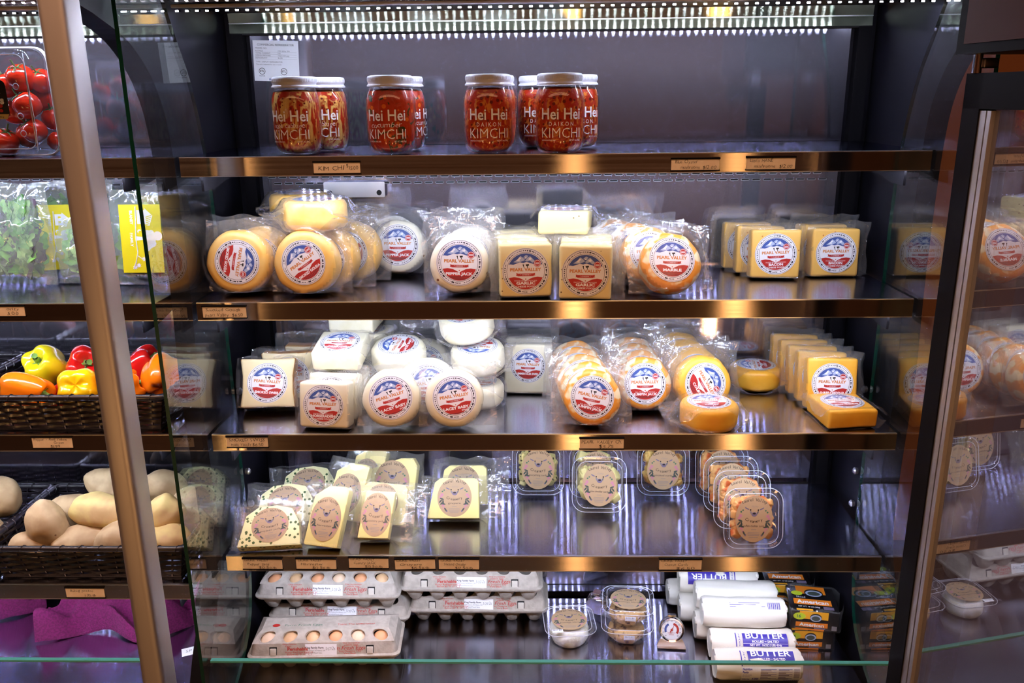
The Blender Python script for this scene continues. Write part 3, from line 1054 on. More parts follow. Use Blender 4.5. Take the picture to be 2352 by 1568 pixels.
def pouch_mesh(shape, w, h, t, ext, mat='film', seed=0, res=26, rough=1.0, name='plastic_bag'):
    """Loose clear bag drawn tight over the piece: two sheets that meet in a crinkled flange."""
    l, r, b, tp = ext
    x0, x1, z0, z1 = -w / 2 - l, w / 2 + r, -b, h + tp
    n, m = res, res
    F, B, D = [], [], []
    for j in range(m + 1):
        for i in range(n + 1):
            u, v = i / n, j / m
            x, z = x0 + (x1 - x0) * u, z0 + (z1 - z0) * v
            # outline of the bag wavers
            x += noise.noise(Vector((seed, z * 30, 1.5))) * 0.006 * abs(2 * u - 1) * rough
            z += noise.noise(Vector((x * 30, seed, 4.5))) * 0.006 * max(0, 2 * v - 1) * rough
            if shape == 'round':
                d = max(0.0, math.hypot(x, z - h / 2) - w / 2)
            else:
                d = math.hypot(max(0, abs(x) - w / 2), max(0, max(-z, z - h)))
            k = smooth01(d / 0.020)
            D.append(d)
            cr = noise.noise(Vector((x * 42 + seed, z * 42, 0)))
            cr2 = 1 - abs(noise.noise(Vector((x * 75, z * 75, seed + 7.0)))) * 2
            amp = (0.0006 + 0.0062 * min(1, d / 0.015)) * rough
            wave = noise.noise(Vector((x * 16 + seed, z * 16, 9))) * 0.010 * min(1, d / 0.03) * rough
            yf = (-0.0018) * (1 - k) + (t * 0.5) * k + wave + (cr * 0.6 - cr2 * 0.5) * amp
            yb = (t + 0.0018) * (1 - k) + (t * 0.5 + 0.0012) * k + wave + (cr * 0.6 + cr2 * 0.3) * amp
            if d < 0.003:
                yf = -0.0016 + cr * 0.0003
                yb = max(yb, t + 0.0012)
            if z < 0.0015:
                push = 0.0015 - z
                yf -= push * 0.8
                yb += push * 0.3
                z = 0.0012
            F.append((x, yf, z))
            B.append((x, max(yb, yf + 0.0004), z))
    mb = MB()
    q = n + 1
    fs = [(j * q + i, j * q + i + 1, (j + 1) * q + i + 1, (j + 1) * q + i) for j in range(m) for i in range(n)]
    tight = [f for f in fs if all(D[k] < 0.003 for k in f)]         # drawn tight over the face
    loose = [f for f in fs if not all(D[k] < 0.003 for k in f)]
    mb.add(F, loose, mat)
    mb.add(F, tight, 'film_tight')
    mb.add(B, [f[::-1] for f in fs], mat)
    return mb.mesh(name, 60)


LABELS = {
    'gouda': ('SMOKED GOUDA', '', ''), 'pepper': ('PEPPER JACK', '', ''), 'garlic': ('GARLIC', 'PASTEURIZED PROCESS', 'CHEESE FOOD'),
    'marble': ('MARBLE', '', ''), 'bacon': ('BACON', 'PASTEURIZED PROCESS', 'CHEESE FOOD'), 'smoked': ('SMOKED SWISS', '', ''),
    'horse': ('HORSERADISH', 'PASTEURIZED PROCESS', 'CHEESE FOOD'), 'lacey': ('LACEY BABY', '', 'SWISS'), 'emmental': ('EMMENTALER SWISS', '', ''),
    'jumpin': ('JUMPIN JACK', 'SUPER HOT', ''), 'colby': ('COLBY', '', ''), 'cheddar': ('SHARP CHEDDAR', '', '')}
# kind: shape, w, h, t, material, label radius, label height
KIND = {
    'gouda': ('round', .110, .110, .050, 'gouda', .0385, .054), 'pepper': ('round', .102, .102, .042, 'pepper_cheese', .0395, .052),
    'garlic': ('square', .088, .090, .040, 'garlic_cheese', .0395, .044), 'marble': ('round', .102, .102, .042, 'marble_cheese', .0385, .052),
    'bacon': ('square', .088, .088, .038, 'bacon_cheese', .0375, .044), 'smoked': ('square', .104, .094, .040, 'smoked_face', .0375, .047),
    'horse': ('square', .090, .081, .038, 'white_cheese', .0375, .0405), 'lacey': ('round', .102, .102, .044, 'white_cheese', .0385, .051),
    'emmental': ('square', .094, .098, .030, 'white_cheese', .0345, .056), 'jumpin': ('round', .100, .100, .034, 'marble_cheese', .0385, .050),
    'colby': ('round', .102, .102, .044, 'cheddar', .0385, .050), 'cheddar': ('square', .090, .094, .034, 'cheddar', .0375, .048)}


def packed(kind, label, pos, tilt=0.0, yaw=0.0, turn=0.0, lying=False, ext=(.014, .016, .003, .020), seed=0, group=None, bag=True, roll=0.0, squash=None):
    shape, w, h, t, mat, lr, lz = KIND[kind]
    if shape == 'round':
        me = cached(('cheese', kind, seed % 3), lambda: wheel_mesh(w, t, mat, seed % 3, .0022 if kind == 'gouda' else 0.0008))
        nm = 'round_cheese'
    else:
        me = cached(('cheese', kind, seed % 3), lambda: block_mesh(w, h, t, mat, seed % 3, .10 if kind == 'smoked' else 0.0, 'smoked_rind' if kind == 'smoked' else None))
        nm = 'cheese_block'
    x, y, z = pos
    if lying:
        rot, loc = (rad(-90 + tilt), rad(roll), rad(yaw)), (x, y, z + t + 0.002)
    else:
        rot, loc = (rad(-tilt), rad(roll), rad(yaw)), (x, y, z + t * math.sin(rad(tilt)) + 0.0006)
    o = thing(nm, label, 'cheese', loc, rot, group)
    ob('cheese', me, o)
    lm = cached(('lab', kind), lambda: mountain_label(*LABELS[kind]))
    lo = ob('paper_label', lm, o, (0, -0.0009, lz), (PI / 2, rad(-turn), 0))
    lo.scale = (lr, lr, 0.006)
    if bag:
        key = ('pouch', kind, ext, seed % 4)
        bm_ = cached(key, lambda: pouch_mesh(shape, w, h, t, ext, 'film', seed % 4 + len(kind)))
        ob('plastic_bag', bm_, o)
    return o


def column(kind, label, first, step, n, tilt, group, lab2, ext=(.014, .016, .003, .020), turn=0.0, yaw=0.0, dt=0.0):
    """A file of like pieces going back; ORD names the place of each."""
    x, y, z = first
    for i in range(n):
        dx = step[0] * i
        lab = label if i == 0 else lab2.format(('second', 'third', 'fourth', 'fifth', 'sixth')[i - 1])
        packed(kind, lab, (x + dx, y + step[1] * i, z + step[2] * i), tilt + dt * i, yaw, turn, False, ext, i, group)


GB = (.012, .014, .003, .016)
G = 'smoked gouda wheels'
packed('gouda', 'smoked gouda wheel standing nearest the dark glass, its label turned sideways', (-.541, .043, Z2), 7, 3, -102, False, (.003, .014, .003, .016), 0, G)
packed('gouda', 'smoked gouda wheel standing behind the one with the sideways label', (-.520, .100, Z2), 2, 3, 20, False, (.03, .014, .003, .02), 1, G)
packed('gouda', 'standing smoked gouda wheel whose label slants upward, under the lying wheel', (-.424, .034, Z2), 7, -3, 35, False, (.012, .022, .003, .012), 2, G)
packed('gouda', 'smoked gouda wheel standing directly behind the one with the slanting label', (-.402, .092, Z2), 2, -6, -20, False, (.012, .03, .003, .02), 1, G)
packed('gouda', 'rearmost standing smoked gouda wheel, showing past the others toward the pepper jack', (-.372, .150, Z2), 3, -8, 60, False, (.012, .02, .003, .03), 0, G)
packed('gouda', 'smoked gouda wheel lying on top of the standing wheels, the nearer one', (-.418, .052, Z2 + .1085), 0, -6, 90, True, (.03, .03, .003, .022), 3, G)
packed('gouda', 'smoked gouda wheel lying on top of the standing wheels, the farther one', (-.462, .160, Z2 + .1085), 0, 8, 50, True, (.02, .012, .003, .016), 2, G)
G = 'pepper jack wheels'
packed('pepper', 'tilted pepper jack wheel standing alone between the gouda and the upright pepper jack', (-.286, .185, Z2), 16, -3, 0, False, (.010, .013, .004, .016), 0, G)
packed('pepper', 'pepper jack wheel leaning behind the tilted one next to the gouda', (-.300, .240, Z2), 16, 6, 15, False, (.010, .013, .004, .016), 1, G)
packed('pepper', 'upright pepper jack wheel at the front edge beside the garlic blocks', (-.156, .034, Z2), 8, 3, -2, False, (.012, .012, .010, .028), 2, G)
packed('pepper', 'pepper jack wheel standing behind the upright one at the front edge', (-.146, .086, Z2), 8, 3, 8, False, (.014, .008, .004, .034), 3, G)
packed('pepper', 'rearmost pepper jack wheel behind the upright ones', (-.140, .138, Z2), 8, 3, 8, False, (.014, .008, .004, .030), 1, G)
G = 'garlic cheese blocks'
packed('garlic', 'paler garlic cheese block standing next to the pepper jack wheel', (-.043, .014, Z2), 4, 4, 0, False, (.016, .010, .003, .010), 0, G)
packed('garlic', 'garlic cheese block standing second behind the paler one', (-.046, .062, Z2), 4, 4, 0, False, (.03, .010, .003, .010), 1, G)
packed('garlic', 'garlic cheese block standing third behind the paler one', (-.052, .110, Z2), 4, 2, 0, False, (.03, .010, .003, .010), 2, G)
packed('garlic', 'garlic cheese block at the back end of the row behind the paler one', (-.062, .158, Z2), 4, 2, 0, False, (.03, .010, .003, .012), 0, G)
packed('garlic', 'darker shaded garlic cheese block standing at the very edge of the shelf', (.056, .001, Z2), 3, -5, 0, False, (.010, .020, .003, .012), 1, G)
packed('garlic', 'garlic cheese block standing second behind the darker shaded one', (.060, .052, Z2), 3, -4, 0, False, (.010, .024, .003, .016), 2, G)
packed('garlic', 'garlic cheese block standing third behind the darker shaded one', (.064, .101, Z2), 3, -4, 0, False, (.010, .024, .003, .012), 0, G)
packed('garlic', 'white garlic cheese block lying on top of the standing garlic blocks', (.022, .094, Z2 + .0945), 0, -8, 0, True, (.012, .022, .003, .010), 3, G)
G = 'marbled orange and white wheels on the second shelf'
packed('marble', 'front marbled orange and white wheel leaning back on the second shelf', (.203, -.008, Z2), 27, 6, -3, False, (.022, .020, .006, .016), 0, G)
packed('marble', 'second marbled wheel leaning back behind the front one', (.178, .060, Z2), 27, 6, 4, False, (.020, .016, .006, .018), 1, G)
packed('marble', 'third marbled wheel in the leaning row on the second shelf', (.158, .112, Z2), 25, 6, 4, False, (.020, .030, .006, .020), 2, G)
packed('marble', 'last marbled wheel at the back of the leaning row on the second shelf', (.128, .164, Z2), 22, 6, 4, False, (.020, .020, .006, .020), 0, G)
G = 'bacon cheese blocks'
packed('bacon', 'front bacon cheese block next to the marbled wheels', (.412, .150, Z2), 6, -4, 3, False, (.012, .012, .004, .008), 0, G)
packed('bacon', 'second bacon cheese block behind the one next to the marbled wheels', (.396, .196, Z2), 6, -4, 3, False, (.018, .012, .006, .012), 1, G)
packed('bacon', 'third bacon cheese block behind the one next to the marbled wheels', (.382, .240, Z2), 6, -4, 3, False, (.024, .012, .006, .016), 2, G)
packed('bacon', 'front bacon cheese block beside the black side wall', (.527, .168, Z2), 4, 2, 0, False, (.010, .022, .004, .012), 1, G)
packed('bacon', 'bacon cheese block standing behind the one beside the black side wall', (.520, .218, Z2), 4, 2, 0, False, (.016, .026, .004, .018), 2, G)

# third shelf
G = 'smoked swiss blocks'
packed('smoked', 'front smoked swiss block with pinched sides on the third shelf', (-.527, .090, Z3), 22, 4, -5, False, (.006, .010, .004, .004), 0, G)
packed('smoked', 'second smoked swiss block, its brown rind showing above the front one', (-.502, .160, Z3), 8, 8, 0, False, (.022, .012, .004, .006), 1, G)
packed('smoked', 'rearmost smoked swiss block in the tall bag by the side wall', (-.474, .222, Z3), 4, 6, 0, False, (.018, .016, .004, .024), 2, G)
G = 'horseradish cheese blocks'
packed('horse', 'front horseradish cheese block standing at the shelf edge', (-.404, .012, Z3), 10, -7, 0, False, (.012, .012, .003, .006), 0, G)
packed('horse', 'second horseradish cheese block behind the front one', (-.398, .058, Z3), 10, -7, 0, False, (.014, .014, .003, .008), 1, G)
packed('horse', 'third horseradish cheese block behind the front one', (-.392, .104, Z3), 10, -7, 0, False, (.014, .016, .003, .008), 2, G)
packed('horse', 'horseradish cheese block at the back of the standing row', (-.372, .190, Z3), 6, -7, 0, False, (.010, .016, .003, .008), 2, G)
packed('horse', 'horseradish cheese block lying label up on the standing blocks', (-.392, .078, Z3 + .086), 14, -5, 0, True, (.010, .012, .003, .006), 3, G)
packed('horse', 'horseradish cheese block lying flat behind the label up one', (-.366, .200, Z3 + .0860), 0, -5, 0, True, (.010, .012, .003, .006), 0, G)
packed('horse', 'topmost horseradish cheese block of the pile, partly behind the shelf above', (-.384, .192, Z3 + .128), 4, -5, 0, True, (.016, .014, .003, .006), 1, G)
G = 'white baby swiss wheels'
packed('lacey', 'front white baby swiss wheel beside the horseradish blocks', (-.281, -.004, Z3), 20, 2, 17, False, (.010, .012, .006, .008), 0, G)
packed('lacey', 'front white baby swiss wheel with the wide clear bag, beside the gap', (-.168, -.005, Z3), 20, 4, 8, False, (.014, .022, .008, .012), 1, G)
packed('lacey', 'white baby swiss wheel leaning between and behind the two front ones', (-.222, .068, Z3), 18, 2, 5, False, (.010, .012, .004, .008), 2, G)
packed('lacey', 'white baby swiss wheel lying underneath the one with the sideways label', (-.290, .100, Z3), 0, 2, 5, True, (.004, .006, .003, .006), 1, G)
packed('lacey', 'white baby swiss wheel lying underneath the one with the upside down label', (-.137, .102, Z3), 0, 2, 5, True, (.004, .006, .003, .006), 0, G)
packed('lacey', 'white baby swiss wheel at the back, tilted under the shelf above', (-.246, .205, Z3 + .0), 12, 2, 5, False, (.026, .026, .004, .040), 2, G)
packed('lacey', 'single white baby swiss wheel lying flat behind the front wheels, label sideways', (-.284, .090, Z3 + .066), 13, 0, 80, True, (.008, .008, .003, .006), 3, G)
packed('lacey', 'white baby swiss wheel lying flat with its label upside down', (-.139, .092, Z3 + .064), 11, -4, 172, True, (.010, .014, .003, .010), 2, G)
packed('lacey', 'white baby swiss wheel slanting on top of the upside down one', (-.150, .108, Z3 + .122), 12, 8, -84, True, (.010, .018, .003, .010), 1, G, roll=-8)
G = 'emmentaler blocks'
packed('emmental', 'front pale emmentaler block standing behind the gap in the shelf', (-.041, .200, Z3), 6, -2, -2, False, (.008, .010, .010, .014), 0, G)
packed('emmental', 'second pale emmentaler block behind the front one', (-.040, .240, Z3), 8, -2, 0, False, (.012, .012, .004, .018), 1, G)
G = 'jumpin jack wheels'
JB = (.016, .018, .004, .014)
column('jumpin', 'front marbled wheel of the file nearer the emmentaler block', (.072, .012, Z3), (-.005, .046, 0), 5, 17, G,
       '{} marbled wheel in the file nearer the emmentaler block', (.020, .020, .006, .008), -12, -3)
column('jumpin', 'front marbled wheel of the file next to the colby wheels', (.176, .088, Z3), (-.002, .045, 0), 4, 15, G,
       '{} marbled wheel in the file next to the colby wheels', (.014, .018, .004, .018), 0, 3)
G = 'colby wheels'
column('colby', 'leaning colby wheel right behind the lying one, its label turned sideways', (.286, .080, Z3), (-.006, .054, 0), 4, 15, G,
       '{} colby wheel in the leaning file', (.018, .022, .004, .020), -62, 8)
packed('colby', 'colby wheel lying flat at the shelf edge with its label up', (.284, -.012, Z3), 0, 4, 2, True, (.026, .022, .003, .004), 0, G)
packed('colby', 'colby wheel lying flat deeper on the shelf, between the file and the cheddar', (.412, .200, Z3), 0, -6, 88, True, (.03, .014, .003, .004), 1, G)
G = 'cheddar blocks'
column('cheddar', 'front standing cheddar block right behind the lying one', (.520, .098, Z3), (-.005, .0405, 0), 5, 12, G,
       '{} standing cheddar block behind the lying one', (.014, .014, .003, .012), 0, -4)
packed('cheddar', 'cheddar block lying flat with its label up beside the black side wall', (.530, .016, Z3), 0, 6, 0, True, (.012, .016, .003, .004), 3, G)

# ------------------------------------------------------------------ creamery wedges on the lowest shelf
SLAB = [(x, z * .80) for x, z in [(-.058, 0), (.058, 0), (.052, .060), (.038, .090), (.010, .098), (-.024, .094), (-.046, .074)]]
BAR = [(x * .95, z * .91) for x, z in [(-.036, 0), (.032, 0), (.038, .118), (.030, .124), (-.004, .122), (-.030, .100)]]
SLIM = [(x * .88, z * .86) for x, z in [(-.034, 0), (.032, .004), (.036, .106), (-.028, .104)]]
PEAK = [(x, z * .95) for x, z in [(-.046, 0), (.046, 0), (.050, .090), (.040, .106), (.014, .104), (-.048, .076)]]
TRAP = [(x * .95, z * .90) for x, z in [(-.056, 0), (.052, 0), (.050, .080), (.042, .088), (-.030, .088), (-.042, .078)]]


def wedge(label, outline, key, t, mat, name, pos, tilt, yaw, lw, lh, lz, group, ext, turn=0.0, roll=0.0, seed=0):
    me = cached(('wedge', key, mat), lambda: MB().prism(outline, t, 0.003, mat).mesh('cheese', 40))
    x, y, z = pos
    o = thing('cheese_wedge', label, 'cheese', (x, y, z + t * math.sin(rad(tilt)) + .0006), (rad(-tilt), rad(roll), rad(yaw)), group)
    ob('cheese', me, o)
    lo = ob('kraft_label', cached(('kraft', name), lambda: kraft_label(name)), o, (0, -.0009, lz), (PI / 2, rad(-turn), 0))
    lo.scale = (lw / .82, lh, .006)
    w = max(p[0] for p in outline) - min(p[0] for p in outline)
    h = max(p[1] for p in outline)
    ob('vacuum_bag', cached(('vbag', key, ext, seed), lambda: pouch_mesh('square', w * .96, h * .97, t, ext, 'film_pouch', seed + 3, 28, 1.0, 'vacuum_bag')), o)
    return o


G = 'herb flecked wedges'
wedge('front herb flecked cheese wedge at the corner of the lowest shelf', SLAB, 'slab', .028, 'herb_cheese', 'pepper jack', (-.519, -.002, Z4), 46, 6, .034, .033, .040, G, (.016, .010, .012, .012), 8)
wedge('middle herb flecked cheese wedge leaning behind the corner one', SLAB, 'slab', .028, 'herb_cheese', 'pepper jack', (-.515, .090, Z4), 42, 8, .034, .033, .040, G, (.020, .012, .004, .008), 5, 0, 1)
wedge('rearmost herb flecked cheese wedge of the three', SLAB, 'slab', .028, 'herb_cheese', 'pepper jack', (-.490, .172, Z4), 38, 8, .034, .033, .040, G, (.022, .014, .004, .006), 5, 0, 2)
G = 'tall yellow bars of cheese'
wedge('front tall yellow cheese bar beside the herb flecked wedge', BAR, 'bar', .030, 'pale_cheese', 'harvester', (-.424, .004, Z4), 33, -6, .029, .041, .050, G, (.016, .014, .006, .006), 0, 4)
wedge('second tall yellow cheese bar, behind the front one', BAR, 'bar', .030, 'pale_cheese', 'harvester', (-.412, .112, Z4), 30, -8, .030, .040, .050, G, (.014, .016, .004, .012), 0, 8, 1)
wedge('third tall yellow cheese bar, at the back', BAR, 'bar', .030, 'pale_cheese', 'harvester', (-.384, .188, Z4), 24, -8, .030, .040, .050, G, (.014, .020, .004, .012), 0, 6, 2)
G = 'country jack wedges'
wedge('slim front cheese wedge in a wide bag with a big pale kraft label', SLIM, 'slim', .030, 'pale_cheese', 'country jack', (-.332, .028, Z4), 36, -2, .0285, .041, .046, G, (.018, .040, .008, .012), 2, 4)
wedge('cheese wedge leaning right behind the slim front one', TRAP, 'trap', .028, 'pale_cheese', 'country jack', (-.332, .092, Z4), 34, -4, .032, .036, .042, G, (.014, .034, .004, .008), 2, 4, 1)
G = 'pointed smoked cheddar wedges'
wedge('pointed cheese wedge standing tall behind the country jack', PEAK, 'peak', .032, 'pale_cheese', 'smoked cheddar', (-.322, .166, Z4), 24, -4, .036, .042, .052, G, (.012, .014, .004, .014), 0, 2)
G = 'gruyere wedges'
wedge('front gruyere wedge with a cut corner, alone beside the empty shelf', TRAP, 'trap', .030, 'pale_cheese', 'gruyere', (-.187, .112, Z4), 32, 0, .034, .038, .041, G, (.014, .046, .008, .008), 0, 0, 2)
wedge('gruyere wedge peeking over the front gruyere wedge', TRAP, 'trap', .030, 'pale_cheese', 'gruyere', (-.174, .180, Z4), 22, 0, .034, .038, .041, G, (.014, .046, .004, .018), 0, 0, 3)

# ------------------------------------------------------------------ jars of kimchi
JR = .0405
JAR = [(0, .001), (.026, .0), (.033, .003), (.0375, .010), (.0395, .020), (.0405, .035), (.0405, .078), (.0395, .088), (.0365, .097), (.0335, .103), (.0325, .107), (.0325, .114)]


def jar_letters(variety):
    """White lettering printed round the glass."""
    mb = MB()
    R = .0411

    def wrap(x, z, y):
        a = x / R
        return (R * math.sin(a), -R * math.cos(a), z)
    mb.text('Hei Hei', .0245, 'paper_white', None, 0, .0540, 0, width=.066, bold=.012, warp=wrap)
    if variety == 'DAIKON':
        mb.text('D A I K O N', .0092, 'paper_white', None, 0, .0437, 0, width=.040, warp=wrap)
    else:
        k = MB()
        k.hand(variety, .0115, 'paper_white', None, -.027, .0435, 0, 3, width=.054)
        mb.add([wrap(x, y, z) for x, y, z in k.v], k.f, 'paper_white')
    mb.text('KIMCHI', .0225, 'paper_white', None, 0, .0255, 0, width=.066, bold=-.012, warp=wrap)
    mb.text('HANDMADE IN ATHENS, OHIO', .0032, 'paper_white', None, -.033, .0205, 0, width=.024, align='L', warp=wrap)
    mb.text('NET WT. 14oz (396g)', .0036, 'paper_white', None, .033, .0203, 0, width=.020, align='R', warp=wrap)
    return mb.mesh('lettering', 0)


def jar_lid():
    mb = MB()
    mb.lathe([(.0372, .1065), (.0372, .1085), (.0352, .1105), (.0352, .1125), (.0362, .114), (.0362, .1205), (.0350, .1228), (.0310, .1236), (.0308, .1228), (0, .1228)], 'lid_white', seg=48)
    for i in range(72):
        a = 2 * PI * i / 72
        M = Matrix.Rotation(a, 4, 'Z')
        mb.box((.0360, -.0007, .1150), (.0366, .0007, .1200), 'lid_white', M)
    return mb.mesh('lid', 40)


def jar(label, variety, mat, x, y, turn, group):
    t = thing('kimchi_jar', label, 'jar', (x, y, Z1 + .0004), (0, 0, rad(turn)), group)
    ob('kimchi', cached(('kim', mat), lambda: MB().lathe([(max(0, r - .0022), z + .0028) for r, z in JAR[:9]] + [(.0338, .098), (.030, .100), (.016, .103), (0, .1035)], mat, seg=40, jitter=.0016, seed=len(mat)).mesh('kimchi', 60)), t)
    ob('glass_jar', cached('jarglass', lambda: MB().lathe(JAR, 'jar_glass', seg=48).mesh('glass_jar', 60)), t)
    ob('lid', cached('jarlid', jar_lid), t, label='white screw lid')
    ob('lettering', cached(('let', variety), lambda: jar_letters(variety)), t, label='white printed lettering')
    return t


G = 'jars of napa cabbage kimchi'
jar('front napa cabbage kimchi jar, below the white sticker', 'napa cabbage', 'kimchi_napa', -.421, .062, -6, G)
jar('napa cabbage kimchi jar half hidden behind the front napa jar', 'napa cabbage', 'kimchi_napa', -.392, .142, -2, G)
G = 'jars of cucumber kimchi'
jar('front cucumber kimchi jar in the pair standing alone', 'cucumber', 'kimchi_cucumber', -.261, .045, -5, G)
jar('cucumber kimchi jar almost hidden behind the front cucumber jar', 'cucumber', 'kimchi_cucumber', -.255, .135, 60, G)
G = 'jars of daikon kimchi'
jar('front daikon kimchi jar next to the cucumber pair', 'DAIKON', 'kimchi_daikon', -.102, .040, 3, G)
jar('daikon kimchi jar directly behind the one next to the cucumber pair', 'DAIKON', 'kimchi_daikon', -.098, .128, -22, G)
jar('daikon kimchi jar set farthest back, between the two front daikon jars', 'DAIKON', 'kimchi_daikon', -.018, .200, 5, G)
jar('front daikon kimchi jar at the end of the jar row', 'DAIKON', 'kimchi_daikon', .013, .032, 2, G)
jar('daikon kimchi jar behind the end one, at the empty side of the shelf', 'DAIKON', 'kimchi_daikon', .046, .150, 12, G)


# ------------------------------------------------------------------ clear deli tubs
def tub_meshes(w, h, d):
    """Base opening toward -y with a flanged lid; front at y=0, standing on z=0."""
    cz = h / 2
    base = [rrect(w - .010, h - .010, .022, .0075, 6, 0, cz), rrect(w - .016, h - .016, .020, .012, 6, 0, cz), rrect(w - .020, h - .020, .018, .020, 6, 0, cz),
            rrect(w - .030, h - .030, .018, d - .006, 6, 0, cz), rrect(w - .040, h - .040, .014, d, 6, 0, cz)]
    tub = MB().loft(base, 'clear_plastic', None, False, True)
    fl = [rrect(w - .010, h - .010, .022, .0075, 6, 0, cz), rrect(w, h, .026, .007, 6, 0, cz), rrect(w, h, .026, .0040, 6, 0, cz), rrect(w - .006, h - .006, .024, .0030, 6, 0, cz),
          rrect(w - .012, h - .012, .022, .0052, 6, 0, cz), rrect(w - .017, h - .017, .020, .0010, 6, 0, cz), rrect(w - .021, h - .021, .019, 0, 6, 0, cz), rrect(w - .026, h - .026, .017, .0022, 6, 0, cz)]
    lid = MB().loft(fl, 'clear_plastic', None, False, True)
    for y, k in ((.0036, 0.0), (.0008, .018)):
        lid.tube(rrect(w - k, h - k, .026 - k / 3, y, 6, 0, cz), .0005, 'rim_plastic', 5, True)
    return tub.mesh('tub', 40), lid.mesh('lid', 40)


def chunks(mat, w, h, d, n, size, seed, fill=1.0):
    rnd = random.Random(seed)
    mb = MB()
    for i in range(n):
        s = size * rnd.uniform(.75, 1.25)
        x = rnd.uniform(-w / 2 + .013 + s / 2, w / 2 - .013 - s / 2)
        z = .013 + s / 2 + (h - .026 - s) * rnd.random() * fill
        y = rnd.uniform(.006 + s * .55, .006 + s * .55 + (d - .02 - s) * (0.3 if i < n * .6 else 1))
        M = Matrix.Translation((x, y, z)) @ Euler((rnd.uniform(0, 3), rnd.uniform(0, 3), rnd.uniform(0, 3))).to_matrix().to_4x4()
        mb.rbox((0, 0, 0), (s, s * rnd.uniform(.6, 1), s * rnd.uniform(.6, 1)), s * .18, mat, M, n=2)
    return mb.mesh('cheese_curds', 45)


def tub(label, name, mat, pos, tilt, yaw, group, seed, size=.017, n=110, lw=.034, lh=.043):
    w, h, d = .108, .112, .046
    a, b = cached(('tub', w, h, d), lambda: tub_meshes(w, h, d))
    x, y, z = pos
    t = thing('deli_tub', label, 'tub', (x, y, z + d * math.sin(rad(tilt)) + .0006), (rad(-tilt), 0, rad(yaw)), group)
    cu = ob('cheese_curds', cached(('curd', mat, seed % 2), lambda: chunks(mat, w, h, d, n, size, seed % 2 + len(mat), .92)), t)
    cu['kind'] = 'stuff'
    ob('tub', a, t)
    ob('lid', b, t)
    lo = ob('kraft_label', cached(('kraft', name), lambda: kraft_label(name)), t, (0, -.0004, h * .5), (PI / 2, rad(2), 0))
    lo.scale = (lw / .82, lh, .006)
    return t


G = 'tubs of cheese curds'
tub('clear tub of dark herbed curds, nearest the gruyere wedges', 'everything curds', 'curd_herb', (-.021, .228, Z4), 10, 0, G, 0)
tub('front clear tub of plain pale curds, standing alone in the shelf middle', 'plain cheddar curds', 'curd_cream', (.100, .148, Z4), 12, -1, G, 1, .024, 60)
tub('clear tub of plain pale curds hidden behind the front pale one', 'plain cheddar curds', 'curd_cream', (.098, .215, Z4), 10, 0, G, 0, .024, 60)
tub('clear tub of amber curds between the pale and the orange tubs', 'smoked curds', 'curd_amber', (.239, .226, Z4), 10, 0, G, 1)
G = 'tubs of orange curds'
for k, (x, y, lab) in enumerate(((.371, .008, 'front clear tub of orange buffalo curds'), (.368, .083, 'second clear tub in the file of orange curds'),
                                 (.362, .150, 'third clear tub in the file of orange curds'), (.358, .215, 'rearmost clear tub in the file of orange curds'))):
    tub(lab, 'buffalo cheddar curds', 'curd_buffalo', (x, y, Z4), 12, 1, G, k, .018, 110)


def flat_tub(label, pos, yaw, d, group, content):
    """The same tub lying lid up."""
    w, h = .106, .106
    a, b = cached(('tub', w, h, d), lambda: tub_meshes(w, h, d))
    x, y, z = pos
    t = thing('deli_tub', label, 'tub', (x, y, z + d + .0006), (rad(-90), 0, rad(yaw)), group)
    ob('tub', a, t)
    ob('lid', b, t)
    mb = MB()
    if content == 'ricotta':
        mb.lathe([(0, 0), (.036, 0), (.041, .010), (.041, .024), (.036, .033), (.022, .037), (0, .0375)], 'ricotta', Matrix.Translation((0, d - .002, h / 2)) @ Matrix.Rotation(PI / 2, 4, 'X'), 40, .004, 2)
        ob('ricotta', mb.mesh('ricotta', 60), t, label='white crumbly fresh cheese')
    else:
        mb.lathe([(0, 0), (.034, 0), (.038, .006), (.039, .016), (.036, .023), (.020, .026), (0, .0265)], 'granola', Matrix.Translation((0, d - .002, h / 2)) @ Matrix.Rotation(PI / 2, 4, 'X'), 44, .006, 5)
        ob('coated_cheese', mb.mesh('coated_cheese', 60), t, label='round cheese coated in nuts')
    if label.find('lower') < 0:
        lo = ob('kraft_label', cached(('kraft', 'fromage'), lambda: kraft_label('fromage blanc')), t, (0, .0006, h * .5), (PI / 2, 0, 0))
        lo.scale = (.037 / .82, .037, .004)
    st = MB().box((-.011, 0, -.005), (.011, .0003, .005), 'paper_white')
    st.text('BEST BY', .005, 'ink_dark', FRONT, 0, .0005, .0003)
    if content == 'ricotta':
        ob('date_sticker', st.mesh('date_sticker', 0), t, (-.028, .0002, .014), (0, 0, 0), label='small white date sticker')
    else:
        ob('date_sticker', st.mesh('date_sticker', 0), t, (.004, d * .52, .0135), (rad(90), 0, 0), label='small white date sticker')
    return t


flat_tub('shallow clear tub of white fresh cheese beside the egg cartons', (.046, .100, ZD), 4, .046, 'flat lying tubs', 'ricotta')
flat_tub('lower tub of the stacked pair holding nut coated cheese', (.160, .112, ZD), -3, .042, 'flat lying tubs', 'nut')
flat_tub('upper tub of the stacked pair holding nut coated cheese', (.161, .114, ZD + .0435), -5, .042, 'flat lying tubs', 'nut')


